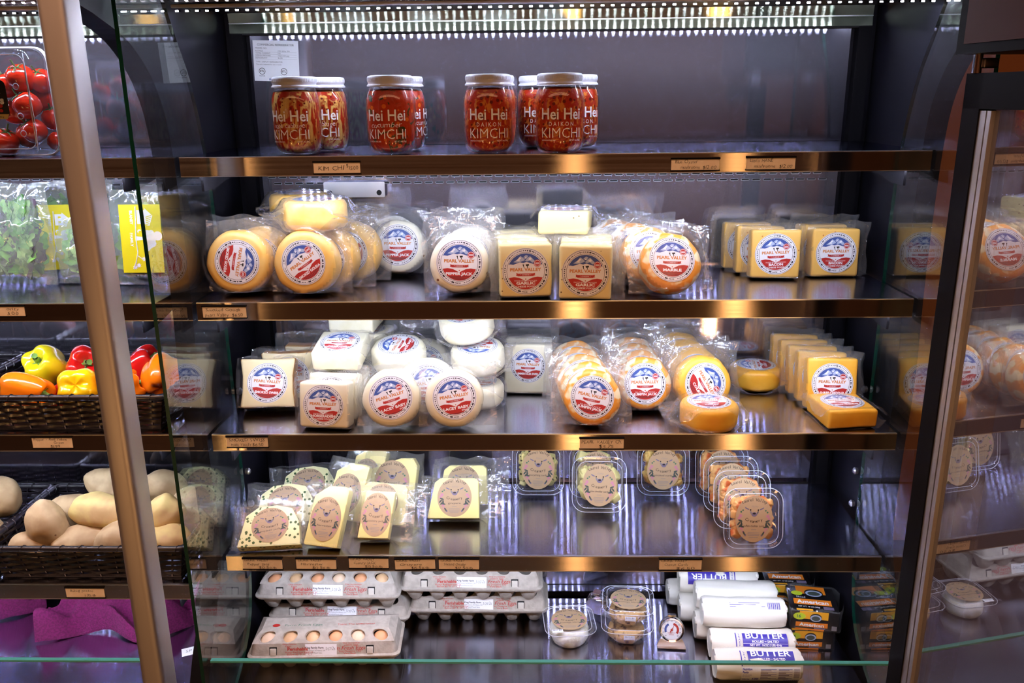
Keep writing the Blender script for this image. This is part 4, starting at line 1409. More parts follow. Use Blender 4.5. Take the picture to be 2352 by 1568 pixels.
# ------------------------------------------------------------------ dial thermometers
def thermometer(label, x, y, yaw, group):
    t = thing('dial_thermometer', label, 'thermometer', (x, y, ZD), (rad(-14), 0, rad(yaw)), group)
    up = Matrix.Translation((0, 0, .036)) @ FRONT
    ob('case', MB().lathe([(0, -.012), (.022, -.012), (.025, -.008), (.0262, 0), (.0262, .006), (.0245, .0085), (.0215, .007), (.0212, .0045), (0, .0045)], 'chrome', up, 40).mesh('case', 40), t, label='chrome round case')
    mb = MB()
    mb.flat(disc(.0208, 40), .0047, 'paper_white', up)

    def arc(r0, r1, a0, a1, m, z):
        n = 14
        P = [(q * math.cos(rad(a0 + (a1 - a0) * i / n)), q * math.sin(rad(a0 + (a1 - a0) * i / n)), z) for i in range(n + 1) for q in (r0, r1)]
        mb.add(P, [(2 * i, 2 * i + 1, 2 * i + 3, 2 * i + 2) for i in range(n)], m, up)
    arc(.0105, .0150, 205, 120, 'ink_blue', .0050)
    arc(.0105, .0150, 75, -35, 'ink_red', .0050)
    for i in range(11):
        a = rad(225 - 27 * i)
        mb.text(str(-40 + 12 * i), .0034, 'ink_dark', up @ Matrix.Translation((.0178 * math.cos(a), .0178 * math.sin(a) - .001, .0051)))
        a += .1
        mb.add([(.0085 * math.cos(a), .0085 * math.sin(a), .0051), (.0098 * math.cos(a - .03), .0098 * math.sin(a - .03), .0051), (.0098 * math.cos(a + .03), .0098 * math.sin(a + .03), .0051)], [(0, 1, 2)], 'ink_dark', up)
    mb.text('refrigerator', .0036, 'ink_red', up, 0, -.0075, .0051)
    mb.text('freezer', .0036, 'ink_red', up, 0, -.0112, .0051)
    ob('dial', mb.mesh('dial', 0), t, label='white dial with blue and red arcs')
    n = MB()
    M = up @ Matrix.Rotation(rad(62), 4, 'Z')
    n.add([(-.006, -.0012, .0056), (.0145, 0, .0056), (-.006, .0012, .0056)], [(0, 1, 2)], 'ink_red', M)
    n.lathe([(.0022, .005), (.0022, .0062), (0, .0064)], 'ink_red', up, 16)
    ob('needle', n.mesh('needle', 0), t, label='red needle')
    ob('lens', MB().flat(disc(.0212, 40), .0066, 'clear_plastic', up).mesh('lens', 0), t)
    st = MB().prism([(-.029, .0), (.029, .0), (.027, .006), (.022, .016), (.014, .014), (-.014, .014), (-.022, .016), (-.027, .006)], .0012, 0, 'zinc', Matrix.Translation((0, -.002, 0)))
    st.box((-.029, -.016, 0), (.029, -.001, .0012), 'zinc')
    ob('stand', st.mesh('stand', 0), t, label='bent steel foot')
    hk = MB().box((-.008, .002, .0615), (.008, .0035, .066), 'chrome')
    hk.box((-.008, -.009, .0660), (.008, .0035, .0672), 'chrome')
    ob('hook', hk.mesh('hook', 0), t)
    return t


thermometer('dial thermometer facing out between the stacked tubs and the butter', .252, .128, -4, 'dial thermometers')
thermometer('dial thermometer turned away behind the stacked tubs', .112, .236, 152, 'dial thermometers')


# ------------------------------------------------------------------ egg cartons
CW, CD = .292, .104


def carton_tray():
    """Twelve tapering cups under a flat rim."""
    mb = MB()
    for i in range(6):
        for j in range(2):
            cx = -CW / 2 + .0255 + i * (CW - .051) / 5
            cyy = .027 + j * .050
            rings = []
            for z, r in ((0.0005, .0085), (.004, .0115), (.018, .0185), (.034, .0235)):
                ring = []
                for k in range(12):
                    a = 2 * PI * k / 12
                    q = 1 / max(abs(math.cos(a)), abs(math.sin(a))) ** .55
                    ring.append((cx + r * q * math.cos(a), cyy + r * q * math.sin(a), z))
                rings.append(ring)
            mb.loft(rings, 'carton', None, True, False)
    for k, z in ((.0, .033), (.003, .0365)):
        pass
    a = [(p[0], p[2], .0325) for p in rrect(CW + .004, CD + .004, .012, 0, 4, 0, CD / 2)]
    b = [(p[0], p[2], .0365) for p in rrect(CW + .006, CD + .006, .013, 0, 4, 0, CD / 2)]
    mb.loft([a, b], 'carton', None, True, True)
    return mb.mesh('tray', 40)


def lid_ring(inx, y0, y1, z, r):
    return [(p[0], p[2], z) for p in rrect(CW - 2 * inx, y1 - y0, r, 0, 4, 0, (y0 + y1) / 2)]


SHO = (Vector((0, .009, .0625)), Vector((0, .034, .0745)))       # shoulder that carries the windows


def carton_lid(tag_hand):
    mb = MB()
    mb.loft([lid_ring(-.005, -.005, CD + .005, .0368, .013), lid_ring(-.005, -.005, CD + .005, .0395, .013), lid_ring(0, 0, CD, .0415, .012), lid_ring(.006, .0068, CD - .0068, .0640, .010)], 'carton')
    # front shoulder with six windows
    lo0, hi0 = SHO
    w0, w1 = CW - .012, CW - .040
    y0, z0, y1, z1 = .0068, .0640, .034, .0770
    N, mA = 16, 6

    def P(u, v):
        w = w0 + (w1 - w0) * v
        return (w * (u - .5), y0 + (y1 - y0) * v, z0 + (z1 - z0) * v + .003 * math.sin(PI * v))
    for i in range(mA):
        a, b = (i + .04) / mA, (i + .96) / mA
        c = (a + b) / 2
        sq, ci, dp = [], [], []
        for k in range(N):
            t = 2 * PI * k / N
            q = 1 / max(abs(math.cos(t)), abs(math.sin(t)))
            sq.append(P(c + (i + .5 - mA / 2) * 0 + .5 / mA * q * math.cos(t), .5 + .5 * q * math.sin(t)))
            ci.append(P(c + .0155 / w0 * 1.0 * math.cos(t), .46 + .40 * math.sin(t)))
            x, y, z = P(c + .0145 / w0 * math.cos(t), .46 + .37 * math.sin(t))
            dp.append((x, y + .004, z - .005))
        mb.loft([sq, ci, dp], 'carton')
    # back slope, ends and the flat ridge
    top = [(-w1 / 2, y1, z1), (w1 / 2, y1, z1), (w1 / 2, CD - .030, z1), (-w1 / 2, CD - .030, z1)]
    mb.add(top, [(0, 1, 2, 3)], 'carton')
    mb.add([(w1 / 2, CD - .030, z1), (-w1 / 2, CD - .030, z1), (-w0 / 2, CD - .0068, z0), (w0 / 2, CD - .0068, z0)], [(0, 1, 2, 3)], 'carton')
    for s in (-1, 1):
        mb.add([(s * w0 / 2, y0, z0), (s * w1 / 2, y1, z1), (s * w1 / 2, CD - .030, z1), (s * w0 / 2, CD - .0068, z0)], [(0, 1, 2, 3)], 'carton')
    # latches on the front wall
    F = Matrix(((1, 0, 0, 0), (0, .289, -.957, .0024), (0, .957, .289, .0495), (0, 0, 0, 1)))   # x, up the front wall, outward
    for x in (-.098, .092):
        mb.flat([(x - .0075, -.007), (x + .0075, -.007), (x + .0075, .0085), (x - .0075, .0085)], .0004, 'black_gap', F)
        mb.rbox((x, -.0015, .0012), (.0125, .0145, .003), .002, 'carton_pale', F, n=2)
    # printing
    mb.text('Perishable', .0092, 'ink_red', F, -.050, .0008, .0006, width=.040, bold=.02)
    mb.text('Keep Refrigerated at', .0052, 'ink_red', F, -.047, -.0042, .0006, width=.054)
    mb.text('Below 45\u00b0 F. (7\u00b0 C.)', .0052, 'ink_red', F, -.047, -.0085, .0006, width=.048)
    sh = F @ Matrix(((1, .28, 0, 0), (0, 1, 0, 0), (0, 0, 1, 0), (0, 0, 0, 1)))
    mb.text('Farm Fresh Eggs', .0100, 'ink_red', sh, .046, .0005, .0006, width=.072)
    mb.text('You Deserve The', .0055, 'ink_red', F, .052, -.0045, .0006, width=.044)
    mb.text('Very Best', .0055, 'ink_red', F, .052, -.0087, .0006, width=.024)
    T = Matrix.Translation((0, 0, z1 + .0004))
    mb.text('Farm Fresh Eggs', .0085, 'ink_green', T, -.045, y1 + .010, .0002, width=.075)
    mb.text('Taste The Difference!', .0075, 'ink_red', T, .060, y1 + .010, .0002, width=.075)
    mb.flat(disc(.006, 16, -.100, y1 + .013, 1.3, .8), .0002, 'ink_red', T)
    SF = Matrix(((1, 0, 0, 0), (0, .93, -.37, y0 - .0012), (0, .37, .93, z0 - .0012), (0, 0, 0, 1)))
    mb.text('One Dozen', .0044, 'ink_red', F, -.066, .0122, .0006, width=.027)
    mb.text('Eggs', .0044, 'ink_red', F, -.068, .0082, .0006, width=.011)
    mb.text('The incredible', .0044, 'ink_red', F, .055, .0122, .0006, width=.034)
    mb.text('edible egg!', .0044, 'ink_red', F, .055, .0082, .0006, width=.027)
    return mb.mesh('lid', 40)


def farm_sticker(date):
    mb = MB()
    mb.flat([(-.033, -.012), (.033, -.012), (.033, .0125), (-.033, .0125)], 0, 'paper_white')
    mb.text('King Family Farm', .0052, 'ink_dark', None, -.029, .0035, .0003, width=.036, align='L', bold=.02)
    mb.text('3085 Factory Rd Albany, OH', .0038, 'ink_grey', None, -.029, -.0015, .0003, width=.039, align='L')
    mb.text('Ungraded/Mixed Sizes', .0038, 'ink_grey', None, -.029, -.0062, .0003, width=.033, align='L')
    mb.text('Pack Date:', .0038, 'ink_grey', None, -.029, -.0108, .0003, width=.016, align='L')
    mb.hand(date, .0085, 'ink_dark', None, .011, .0005, .0003, len(date), width=.019)
    return mb.mesh('farm_sticker', 0)


LIDS, TRAYS = carton_lid(0), carton_tray()


def carton(label, x, y, z, yaw, date, sx):
    t = thing('egg_carton', label, 'egg carton', (x, y, z), (0, 0, rad(yaw)), 'egg cartons')
    ob('tray', TRAYS, t)
    ob('lid', LIDS, t)
    ob('farm_sticker', cached(('fs', date), lambda: farm_sticker(date)), t, (sx, .0018, .0500), (rad(73.2), 0, rad(-1.5)), label='white printed sticker with a handwritten date')
    return t


# the eggs sit inside the cartons and show through the windows
EGG = MB().lathe([(0, -.021), (.010, -.0188), (.0165, -.012), (.0195, -.003), (.0190, .006), (.0155, .0145), (.0095, .0205), (.004, .0228), (0, .0232)], 'egg_brown', seg=28)
EGGS = {}
for m in ('egg_brown', 'egg_tan', 'egg_pale'):
    EGG.mats = [m]
    EGGS[m] = EGG.mesh('egg', 80)


def eggs(cx, cyy, cz, yaw, seed, where):
    rnd = random.Random(seed)
    c, s = math.cos(rad(yaw)), math.sin(rad(yaw))
    order = ('first', 'second', 'third', 'fourth', 'fifth', 'sixth')
    for i in range(6):
        u = ((i + .5) / 6 - .5) * (CW - .012)
        x, y = u * .96, .0275
        m = ('egg_pale', 'egg_tan', 'egg_tan', 'egg_brown', 'egg_pale', 'egg_brown')[i] if seed == 1 else ('egg_brown', 'egg_tan', 'egg_brown', 'egg_pale', 'egg_brown', 'egg_tan')[i]
        e = ob('egg', EGGS[m], None, (cx + x * c - y * s, cyy + x * s + y * c, cz + .0490), (rad(rnd.uniform(-10, 10)), rad(rnd.uniform(-12, 12)), 0))
        tag(e, '%s %s egg from the left in the %s' % (order[i], {'egg_pale': 'pale', 'egg_tan': 'tan', 'egg_brown': 'brown'}[m], where), 'egg', 'eggs in the cartons')


pile = ((-.447, .040, ZD, 2.5, '5/27/26', -.006, 'front egg carton with its eggs showing, alone on the deck'),
        (-.445, .168, ZD, -1, '5/20/26', .006, 'egg carton at the bottom of the stack, half hidden by the front carton'),
        (-.459, .144, ZD + .0665, 0.5, '5/20/26', .000, 'egg carton on top of the stack beside the black side wall'),
        (-.151, .196, ZD, 0, '5/20/26', .000, 'lower egg carton of the pair next to the clear tubs'),
        (-.163, .174, ZD + .0665, 0, '5/20/26', .000, 'upper egg carton of the pair next to the clear tubs'))
for x, y, z, yaw, date, sx, lab in pile:
    carton(lab, x, y, z, yaw, date, sx)
eggs(-.447, .040, ZD, 2.5, 1, 'front carton')
eggs(-.459, .144, ZD + .0665, 0.5, 2, 'top carton of the stack')


# ------------------------------------------------------------------ butter rolls, boxed slices
BR = .0295


def butter_mesh(seed):
    prof, L0 = [], .166
    ends = [(0, 0.003), (.010, .001), (.020, .0035), (.0265, .0010), (BR, .008)]
    prof = ends + [(BR, L0 * k / 6) for k in range(1, 6)] + [(BR, L0 - .008), (.0265, L0 - .001), (.020, L0 - .0035), (.010, L0 - .001), (0, L0 - .003)]
    mb = MB().lathe(prof, 'butter_wrap', Matrix.Translation((-L0 / 2, 0, BR)) @ Matrix.Rotation(PI / 2, 4, 'Y'), 40, .0035, seed)
    for sgn in (-1, 1):                               # folded corners of the wrapper at each end
        mb.rbox((sgn * (L0 / 2 - .001), -.012, BR + .018), (.006, .016, .010), .003, 'butter_wrap', None, n=2)
    return mb.mesh('wrapper', 60)


def butter_print(kind):
    """Printing that follows the curve of the roll: u along, v round it (0 = straight to the front)."""
    mb = MB()
    R = BR + .0016

    def wrap(u, v, d):
        a = v / R
        return (u, -(R + d) * math.cos(a), BR + (R + d) * math.sin(a))

    def patch(u0, u1, v0, v1, m, d=0.0, n=12):
        vs = []
        for i in range(n + 1):
            v = v0 + (v1 - v0) * i / n
            vs += [wrap(u0, v, d), wrap(u1, v, d)]
        mb.add(vs, [(2 * i, 2 * i + 1, 2 * i + 3, 2 * i + 2) for i in range(n)], m)
    T = lambda s, x, y, sz, m, w, b=0.02, al='C': mb.text(s, sz, m, None, x, y, .0006, width=w, bold=b, align=al, warp=wrap)
    if kind == 'front':
        patch(-.022, .066, .018, .045, 'ink_violet')
        T('BUTTER', .022, .0335, .0165, 'paper_white', .076)
        T('ROLLED \u2022 SALTED', .022, .0255, .0062, 'paper_white', .052)
        patch(-.022, .066, .0235, .0240, 'paper_white', .0005, 1)
        T('NET WT. 16OZ (1LB) 454g', .022, .0190, .0060, 'paper_white', .062)
        patch(-.036, -.034, .015, .046, 'ink_violet', 0, 8)
        for i, ch in enumerate('PEARL'):
            mb.text(ch, .006, 'ink_violet', None, -.0285, .018 + .0055 * i, .0004, warp=wrap)
        patch(-.036, .076, -.026, .0135, 'paper_white')
        T('Nutrition', -.034, .0080, .0060, 'ink_violet', .018, .03, 'L')
        T('Facts', -.034, .0020, .0060, 'ink_violet', .011, .03, 'L')
        T('about 32 servings', -.034, -.0030, .0036, 'ink_violet', .017, 0, 'L')
        T('per container', -.034, -.0065, .0036, 'ink_violet', .014, 0, 'L')
        T('Calories', -.034, -.0150, .0050, 'ink_violet', .014, .03, 'L')
        T('100', -.015, -.0155, .0085, 'ink_violet', .012, .04, 'L')
        for c0, c1 in ((.000, .030), (.034, .060)):
            for i, v in enumerate((.0095, .0045, -.0005, -.0055, -.0105)):
                patch(c0, c1, v - (.0005 if i % 2 else .0009), v, 'ink_violet', .0004, 1)
                patch(c0, c0 + (.014 if i % 2 else .020), v - .0030, v - .0018, 'ink_mauve', .0004, 1)
        for i in range(9):
            patch(.063, .074, .0085 - i * .0022, .0094 - i * .0022, 'ink_mauve', .0004, 1)
        for i in range(22):
            x = .046 + i * .0012
            if i % 3 != 1:
                patch(x, x + .0008, -.026, -.018, 'ink_violet', .0004, 1)
        patch(-.034, .020, -.0215, -.0205, 'ink_mauve', .0004, 1)
        patch(-.034, .006, -.0245, -.0237, 'ink_mauve', .0004, 1)
    elif kind == 'back':
        for i, (w, v) in enumerate(((.060, .034), (.052, .030), (.070, .026), (.034, .022))):
            patch(-.030, -.030 + w, v, v + .0012, 'ink_violet', 0, 1)
        for i in range(20):
            x = .045 + i * .0013
            if i % 3 != 1:
                patch(x, x + .0009, .022, .036, 'ink_violet', 0, 2)
    else:
        patch(-.066, .022, .004, .040, 'ink_violet')
        F = Matrix.Identity(4)
        for s, y, sz, w in (('ROLLED \u2022 SALTED', .036, .0062, .050), ('BUTTER', .0265, .0165, .074)):
            mb.text(s, -sz, 'paper_white', None, -.022, y, .0006, width=-w, bold=.02, align='C', warp=wrap)
        patch(.032, .034, .004, .042, 'ink_violet', 0, 8)
        for i, ch in enumerate('PEARL'):
            mb.text(ch, .006, 'ink_violet', None, .0275, .012 + .0055 * i, .0004, warp=wrap)
    return mb.mesh('printing', 0)


def butter(label, x, y, z, yaw, pr=None, seed=0, roll=0.0):
    t = thing('butter_roll', label, 'butter', (x, y, z + .0030), (0, 0, rad(yaw)), 'paper wrapped butter rolls')
    ob('wrapper', cached(('bw', seed % 3), lambda: butter_mesh(seed % 3)), t)
    if pr:
        ob('printing', cached(('bp', pr), lambda: butter_print(pr)), t, (0, -math.sin(rad(roll)) * BR, BR * (1 - math.cos(rad(roll)))), (rad(roll), 0, 0), label='violet printing')
    return t


H = .0515
butter('front butter roll on the deck, its violet panel and nutrition facts facing out', .400, .030, ZD, 0, 'front', 0)
butter('butter roll on the deck directly behind the front printed one', .404, .0925, ZD, -1, 'front', 1, 4)
butter('butter roll on the deck, third from the front glass', .386, .155, ZD, -1, None, 1)
butter('fourth butter roll on the deck, poking out toward the thermometer', .364, .2165, ZD, -2, None, 2)
butter('rearmost butter roll on the deck against the back panel', .348, .278, ZD, 0, None, 0)
butter('plain white butter roll on the second layer with a barcode on top', .392, .124, ZD + H, -2, 'back', 2, -2)
butter('plain white butter roll on the second layer behind the barcode one', .390, .186, ZD + H, -2, None, 0)
butter('butter roll at the back of the second layer with an upside down violet panel', .366, .247, ZD + H, -2, 'flip', 1)


def slice_box():
    mb = MB()
    w, d, h = .096, .092, .044
    mb.rbox((0, d / 2, h / 2), (w, d, h), .003, 'box_black', None, n=2)
    E = .0006
    # front
    Fm = Matrix.Translation((0, -E, 0)) @ FRONT
    q = lambda x0, y0, x1, y1, m, M, z=0: mb.flat([(x0, y0), (x1, y0), (x1, y1), (x0, y1)], z, m, M)
    q(-.030, .026, .026, .0435, 'box_amber', Fm)
    q(-.036, .008, .026, .0185, 'box_orange', Fm, .0003)
    mb.text('American', .0105, 'paper_white', Fm, -.005, .0095, .0006, width=.048, bold=.03)
    q(-.036, .0005, .020, .004, 'box_orange', Fm)
    mb.flat(disc(.0105, 24, -.030, .0315, 1.15, .75), .0006, 'box_lime', Fm)
    mb.text('16', .009, 'ink_green', Fm, -.031, .0285, .0009, bold=.03)
    mb.flat(disc(.0115, 24, .002, .030, 1, .85), .0004, 'ink_black', Fm)
    mb.flat(disc(.0095, 24, .002, .029, 1.15, .8), .0006, 'ink_ice', Fm)
    mb.flat(disc(.0072, 20, .002, .0285, 1.15, .75), .0008, 'ink_leaf', Fm)
    q(.000, .0045, .022, .0075, 'ink_mauve', Fm, .0004)
    q(.034, .004, .044, .014, 'ink_grey', Fm, .0004)
    # top
    Tm = Matrix.Translation((0, 0, h + E))
    q(-.028, .062, .030, .0905, 'box_orange', Tm)
    mb.flat(disc(.017, 24, .006, .066, 1.1, .85), .0003, 'ink_black', Tm)
    mb.flat(disc(.015, 24, .006, .064, 1.1, .75), .0006, 'ink_ice', Tm)
    mb.flat(disc(.011, 20, .006, .063, 1.15, .7), .0009, 'ink_leaf', Tm)
    mb.flat(disc(.010, 24, -.028, .062, 1.15, .8), .0006, 'box_lime', Tm)
    q(-.038, .022, .036, .042, 'box_orange', Tm, .0003)
    mb.text('Sliced', .008, 'paper_white', Tm, -.022, .046, .0004)
    mb.text('American', .0175, 'paper_white', Tm, -.001, .0255, .0006, width=.062, bold=.03)
    mb.text('NET WT. 12 OZ (340g)', .0055, 'paper_white', Tm, -.010, .0125, .0004, width=.042)
    q(.018, .008, .038, .018, 'ink_mauve', Tm, .0004)
    q(-.036, .0, -.004, .006, 'box_amber', Tm, .0003)
    return mb.mesh('box', 40), pouch_mesh('square', w, h, d, (.004, .010, .002, .004), 'film', 4, 20, .6, 'wrap')


def american(label, x, y, z, yaw):
    t = thing('cheese_slice_box', label, 'cheese box', (x, y, z + .0006), (0, 0, rad(yaw)), 'boxes of sliced cheese')
    a, b = cached('amer', slice_box)
    ob('box', a, t)
    ob('wrap', b, t, label='clear overwrap')
    return t


american('black and orange sliced cheese box at the bottom of the stack', .530, .118, ZD, -3)
american('black and orange sliced cheese box on top of the stack, its top panel showing', .536, .116, ZD + .046, -9)
american('black and orange sliced cheese box behind the stack, under the shelf', .512, .212, ZD, -2)
american('black and orange sliced cheese box lying on the rear one', .512, .212, ZD + .046, -4)


# ------------------------------------------------------------------ handwritten price tags
def price_tag(label, x0, x1, z0, z1, lines, group='handwritten price tags', yy=-.0034, roll=0.0):
    w, h = x1 - x0, z1 - z0
    t = thing('price_tag', label, 'price tag', ((x0 + x1) / 2, yy, (z0 + z1) / 2), (0, rad(roll), 0), group)
    ob('card', MB().box((-w / 2, 0, -h / 2), (w / 2, .0008, h / 2), 'tag_card').mesh('card', 0), t)
    mb = MB().box((-w / 2 - .001, -.0016, h / 2 - .0022), (w / 2 + .001, .0008, h / 2 + .0006), 'black_metal')
    mb.box((-w / 2 - .001, -.0012, -h / 2 - .0006), (w / 2 + .001, .0008, -h / 2 + .0012), 'black_metal')
    ob('holder', mb.mesh('holder', 0), t)
    mb = MB()
    for i, (s, fx, fy, sz, fw) in enumerate(lines):
        M = Matrix.Translation((0, -.0004, 0)) @ FRONT
        mb.hand(s, sz, 'ink_black', M, -w / 2 + fx * w, -h / 2 + fy * h, 0, seed=len(s) + i, width=fw * w)
    ob('handwriting', mb.mesh('handwriting', 0), t, label='black handwriting')
    return t


A = lambda s, fx, fy, sz, fw: (s, fx, fy, sz, fw)
price_tag('kraft price tag for the kimchi on the top shelf rail', -.383, -.308, 1.506, 1.526, (A('KIM CHI', .10, .30, .0100, .56), A('$', .71, .52, .0075, .05), A('15.00', .77, .32, .0090, .20)))
price_tag('kraft price tag for blue oyster mushrooms on the top shelf rail', .190, .266, 1.506, 1.526, (A('Blue Oyster', .08, .58, .0075, .48), A('mushrooms', .20, .16, .0072, .40), A('$12.00', .66, .14, .0080, .28)))
price_tag('kraft price tag for the mane mushrooms, nearer the cooler', .309, .386, 1.506, 1.527, (A("Lion's MANE", .07, .60, .0075, .48), A('mushrooms', .16, .18, .0072, .44), A('$12.00', .68, .16, .0080, .26)))
price_tag('kraft price tag for smoked gouda on the second shelf rail', -.590, -.516, 1.267, 1.289, (A('Smoked Gouda', .08, .56, .0082, .80), A('pearl Valley', .05, .14, .0080, .55), A('$6.50', .67, .14, .0080, .26)))
price_tag('kraft price tag for smoked swiss on the third shelf rail', -.574, -.501, 1.030, 1.052, (A('SMOKED SWISS', .06, .54, .0088, .88), A('PEARL VALLEY', .10, .14, .0068, .50), A('$6.50', .62, .14, .0082, .28)))
price_tag('kraft price tag below the orange marbled wheels on the third shelf rail', .050, .127, 1.026, 1.048, (A('PEARL VALLEY Ch.', .04, .50, .0086, .92), A('$5.75', .44, .10, .0085, .34)))
for lab, x0, x1, b, c, rl in (('under the herb flecked wedge', -.569, -.496, 'Pepper Jack', '$12.50/lb', .6), ('under the tall yellow bar', -.470, -.396, 'Harvester', '$12.50/lb', .5),
                              ('under the slim wedge', -.372, -.299, 'Country JACK', '$13.50/lb', .4), ('under the empty shelf stretch, tilted', -.287, -.213, 'Gruyere', '$15.50/lb', -1.2),
                              ('below the lone gruyere wedge', -.206, -.132, 'Smoked Chedder', '$17.50/lb', .5), ('for cheese curds, below the orange tubs', .198, .275, 'Cheese Curds', '$6.50', 0)):
    dz = .0025 if 'slim' in lab else 0
    price_tag('kraft price tag on the lowest rail ' + lab, x0, x1, .7865 + dz, .8105 + dz, (A('LAUREL VALLEY', .05, .72, .0068, .60), A(b, .12, .38, .0074, .56), A(c, .40, .06, .0076, .46)), yy=-.0046, roll=rl)

# ------------------------------------------------------------------ the vegetable case: tomatoes
def tomato_mesh(seed):
    mb = MB().lathe([(0, -.0205), (.008, -.020), (.016, -.0155), (.0205, -.006), (.0210, .003), (.0185, .0115), (.0125, .0172), (.005, .0185), (0, .0172)], 'tomato', None, 28, .0012, seed)
    return mb.mesh('fruit', 80)


def calyx_mesh():
    mb = MB()
    for k in range(5):
        a = 2 * PI * k / 5
        mb.tube([(0, 0, .0175), (.006 * math.cos(a), .006 * math.sin(a), .0195), (.0125 * math.cos(a), .0125 * math.sin(a), .0185)], .0012, 'vine', 4, False, [1, 1, .3])
    mb.tube([(0, 0, .017), (.001, .001, .024), (.004, .002, .031)], .0014, 'vine', 5)
    return mb.mesh('calyx')


TOM, CAL = [tomato_mesh(k) for k in range(3)], calyx_mesh()
toms = ((-.893, .095, 1.661, 1.08, 'largest ripe tomato at the top of the clear box'), (-.868, .112, 1.657, .95, 'tomato at the top corner of the clear box'),
        (-.880, .128, 1.628, .95, 'tomato behind the black label in the upper half of the box'), (-.9265, .110, 1.650, .95, 'tomato peeking over the black label'),
        (-.884, .086, 1.617, 1.05, 'shiny tomato right beside the black label'), (-.880, .088, 1.575, .95, 'tomato in the lower half, under the shiny one'),
        (-.936, .090, 1.556, 1.1, 'big tomato at the bottom under the gold strip of the label'), (-.866, .128, 1.594, .9, 'dark tomato deep inside the box by its edge'),
        (-.860, .118, 1.556, .75, 'small tomato in the bottom corner of the box'), (-.930, .128, 1.606, 1.0, 'tomato hidden behind the middle of the black label'),
        (-.912, .125, 1.566, 1.0, 'tomato in the shade at the bottom of the box'), (-.975, .095, 1.640, 1.0, 'tomato at the far end of the clear box, upper'),
        (-.978, .095, 1.566, 1.0, 'tomato at the far end of the clear box, lower'))
rnd = random.Random(4)
for i, (x, y, z, k, lab) in enumerate(toms):
    t = thing('tomato', lab, 'tomato', (x, y, z), (rnd.uniform(-.7, .7), rnd.uniform(-.6, .6), rnd.uniform(0, 6)), 'boxed tomatoes')
    t.scale = (k, k, k)
    ob('fruit', TOM[i % 3], t)
    ob('calyx', CAL, t)

t = thing('clear_tomato_box', 'clear hinged plastic box of tomatoes with a black label', 'plastic box', (-.930, .052, Z1 + .0006))
w, h, d = .168, .176, .100
mb = MB().loft([rrect(w - .012, h - .012, .018, .0, 5, 0, h / 2), rrect(w - .006, h - .006, .02, .004, 5, 0, h / 2), rrect(w - .004, h - .004, .02, .046, 5, 0, h / 2)], 'clear_plastic', None, True, False)
ob('lid', mb.mesh('lid', 40), t)
mb = MB().loft([rrect(w - .004, h - .004, .02, .052, 5, 0, h / 2), rrect(w - .010, h - .010, .02, .094, 5, 0, h / 2), rrect(w - .022, h - .022, .018, d, 5, 0, h / 2)], 'clear_plastic', None, False, True)
ob('tray', mb.mesh('tray', 40), t)
mb = MB()
for y in (.046, .052):
    mb.tube(rrect(w, h, .022, y, 5, 0, h / 2), .0014, 'rim_plastic', 5, True)
mb.tube(rrect(w - .026, h - .026, .014, -.0004, 5, 0, h / 2), .0008, 'rim_plastic', 5, True)
for z in (.03, .058, .105, .132):
    c = (w / 2 - .032, -.0006, z + .008)
    mb.tube([(c[0] + .0048 * math.cos(2 * PI * k / 16), c[1], c[2] + .0048 * math.sin(2 * PI * k / 16)) for k in range(16)], .0006, 'rim_plastic', 4, True)
mb.tube([(w / 2 - .012, -.001, .01), (w / 2 - .010, .0, .05), (w / 2 - .012, -.001, .165)], .0007, 'rim_plastic', 4)
ob('ribs', mb.mesh('ribs', 60), t, label='raised bright ribs of the plastic')
mb = MB()
P = [(p[0], p[2]) for p in rrect(.102, .062, .010, 0, 4, 0, .001)]
mb.flat(P, 0, 'ink_black', FRONT)
mb.flat([(-.050, -.0305), (.046, -.0305), (.050, -.0225), (-.051, -.0225)], .0003, 'label_gold', FRONT)
for s, x, y, sz, m, b in (('FLAVOR', .030, .0165, .0062, 'paper_white', .03), ('OTHER', .031, .0105, .0062, 'paper_white', .03), ('ros', .034, -.006, .0165, 'paper_white', .05),
                          ('Tomatoes', .028, .0045, .0034, 'label_gold', 0), ('12 oz / 340 g', .030, -.0285, .0042, 'ink_black', 0)):
    mb.text(s, sz, m, FRONT, x, y, .0006, bold=b)
for k, r in enumerate((.0030, .0026)):
    mb.flat(disc(r, 14, .038, -.0095 - .0075 * k, 1.3, 1), .0008, 'ink_red', FRONT)
for k in range(3):
    mb.flat([(.018, -.012 - .003 * k), (.029, -.012 - .003 * k), (.029, -.0105 - .003 * k), (.018, -.0105 - .003 * k)], .0006, 'paper_white', FRONT)
ob('printed_label', mb.mesh('printed_label', 0), t, (-.016, -.0012, .092), label='black label with a gold strip and white lettering')


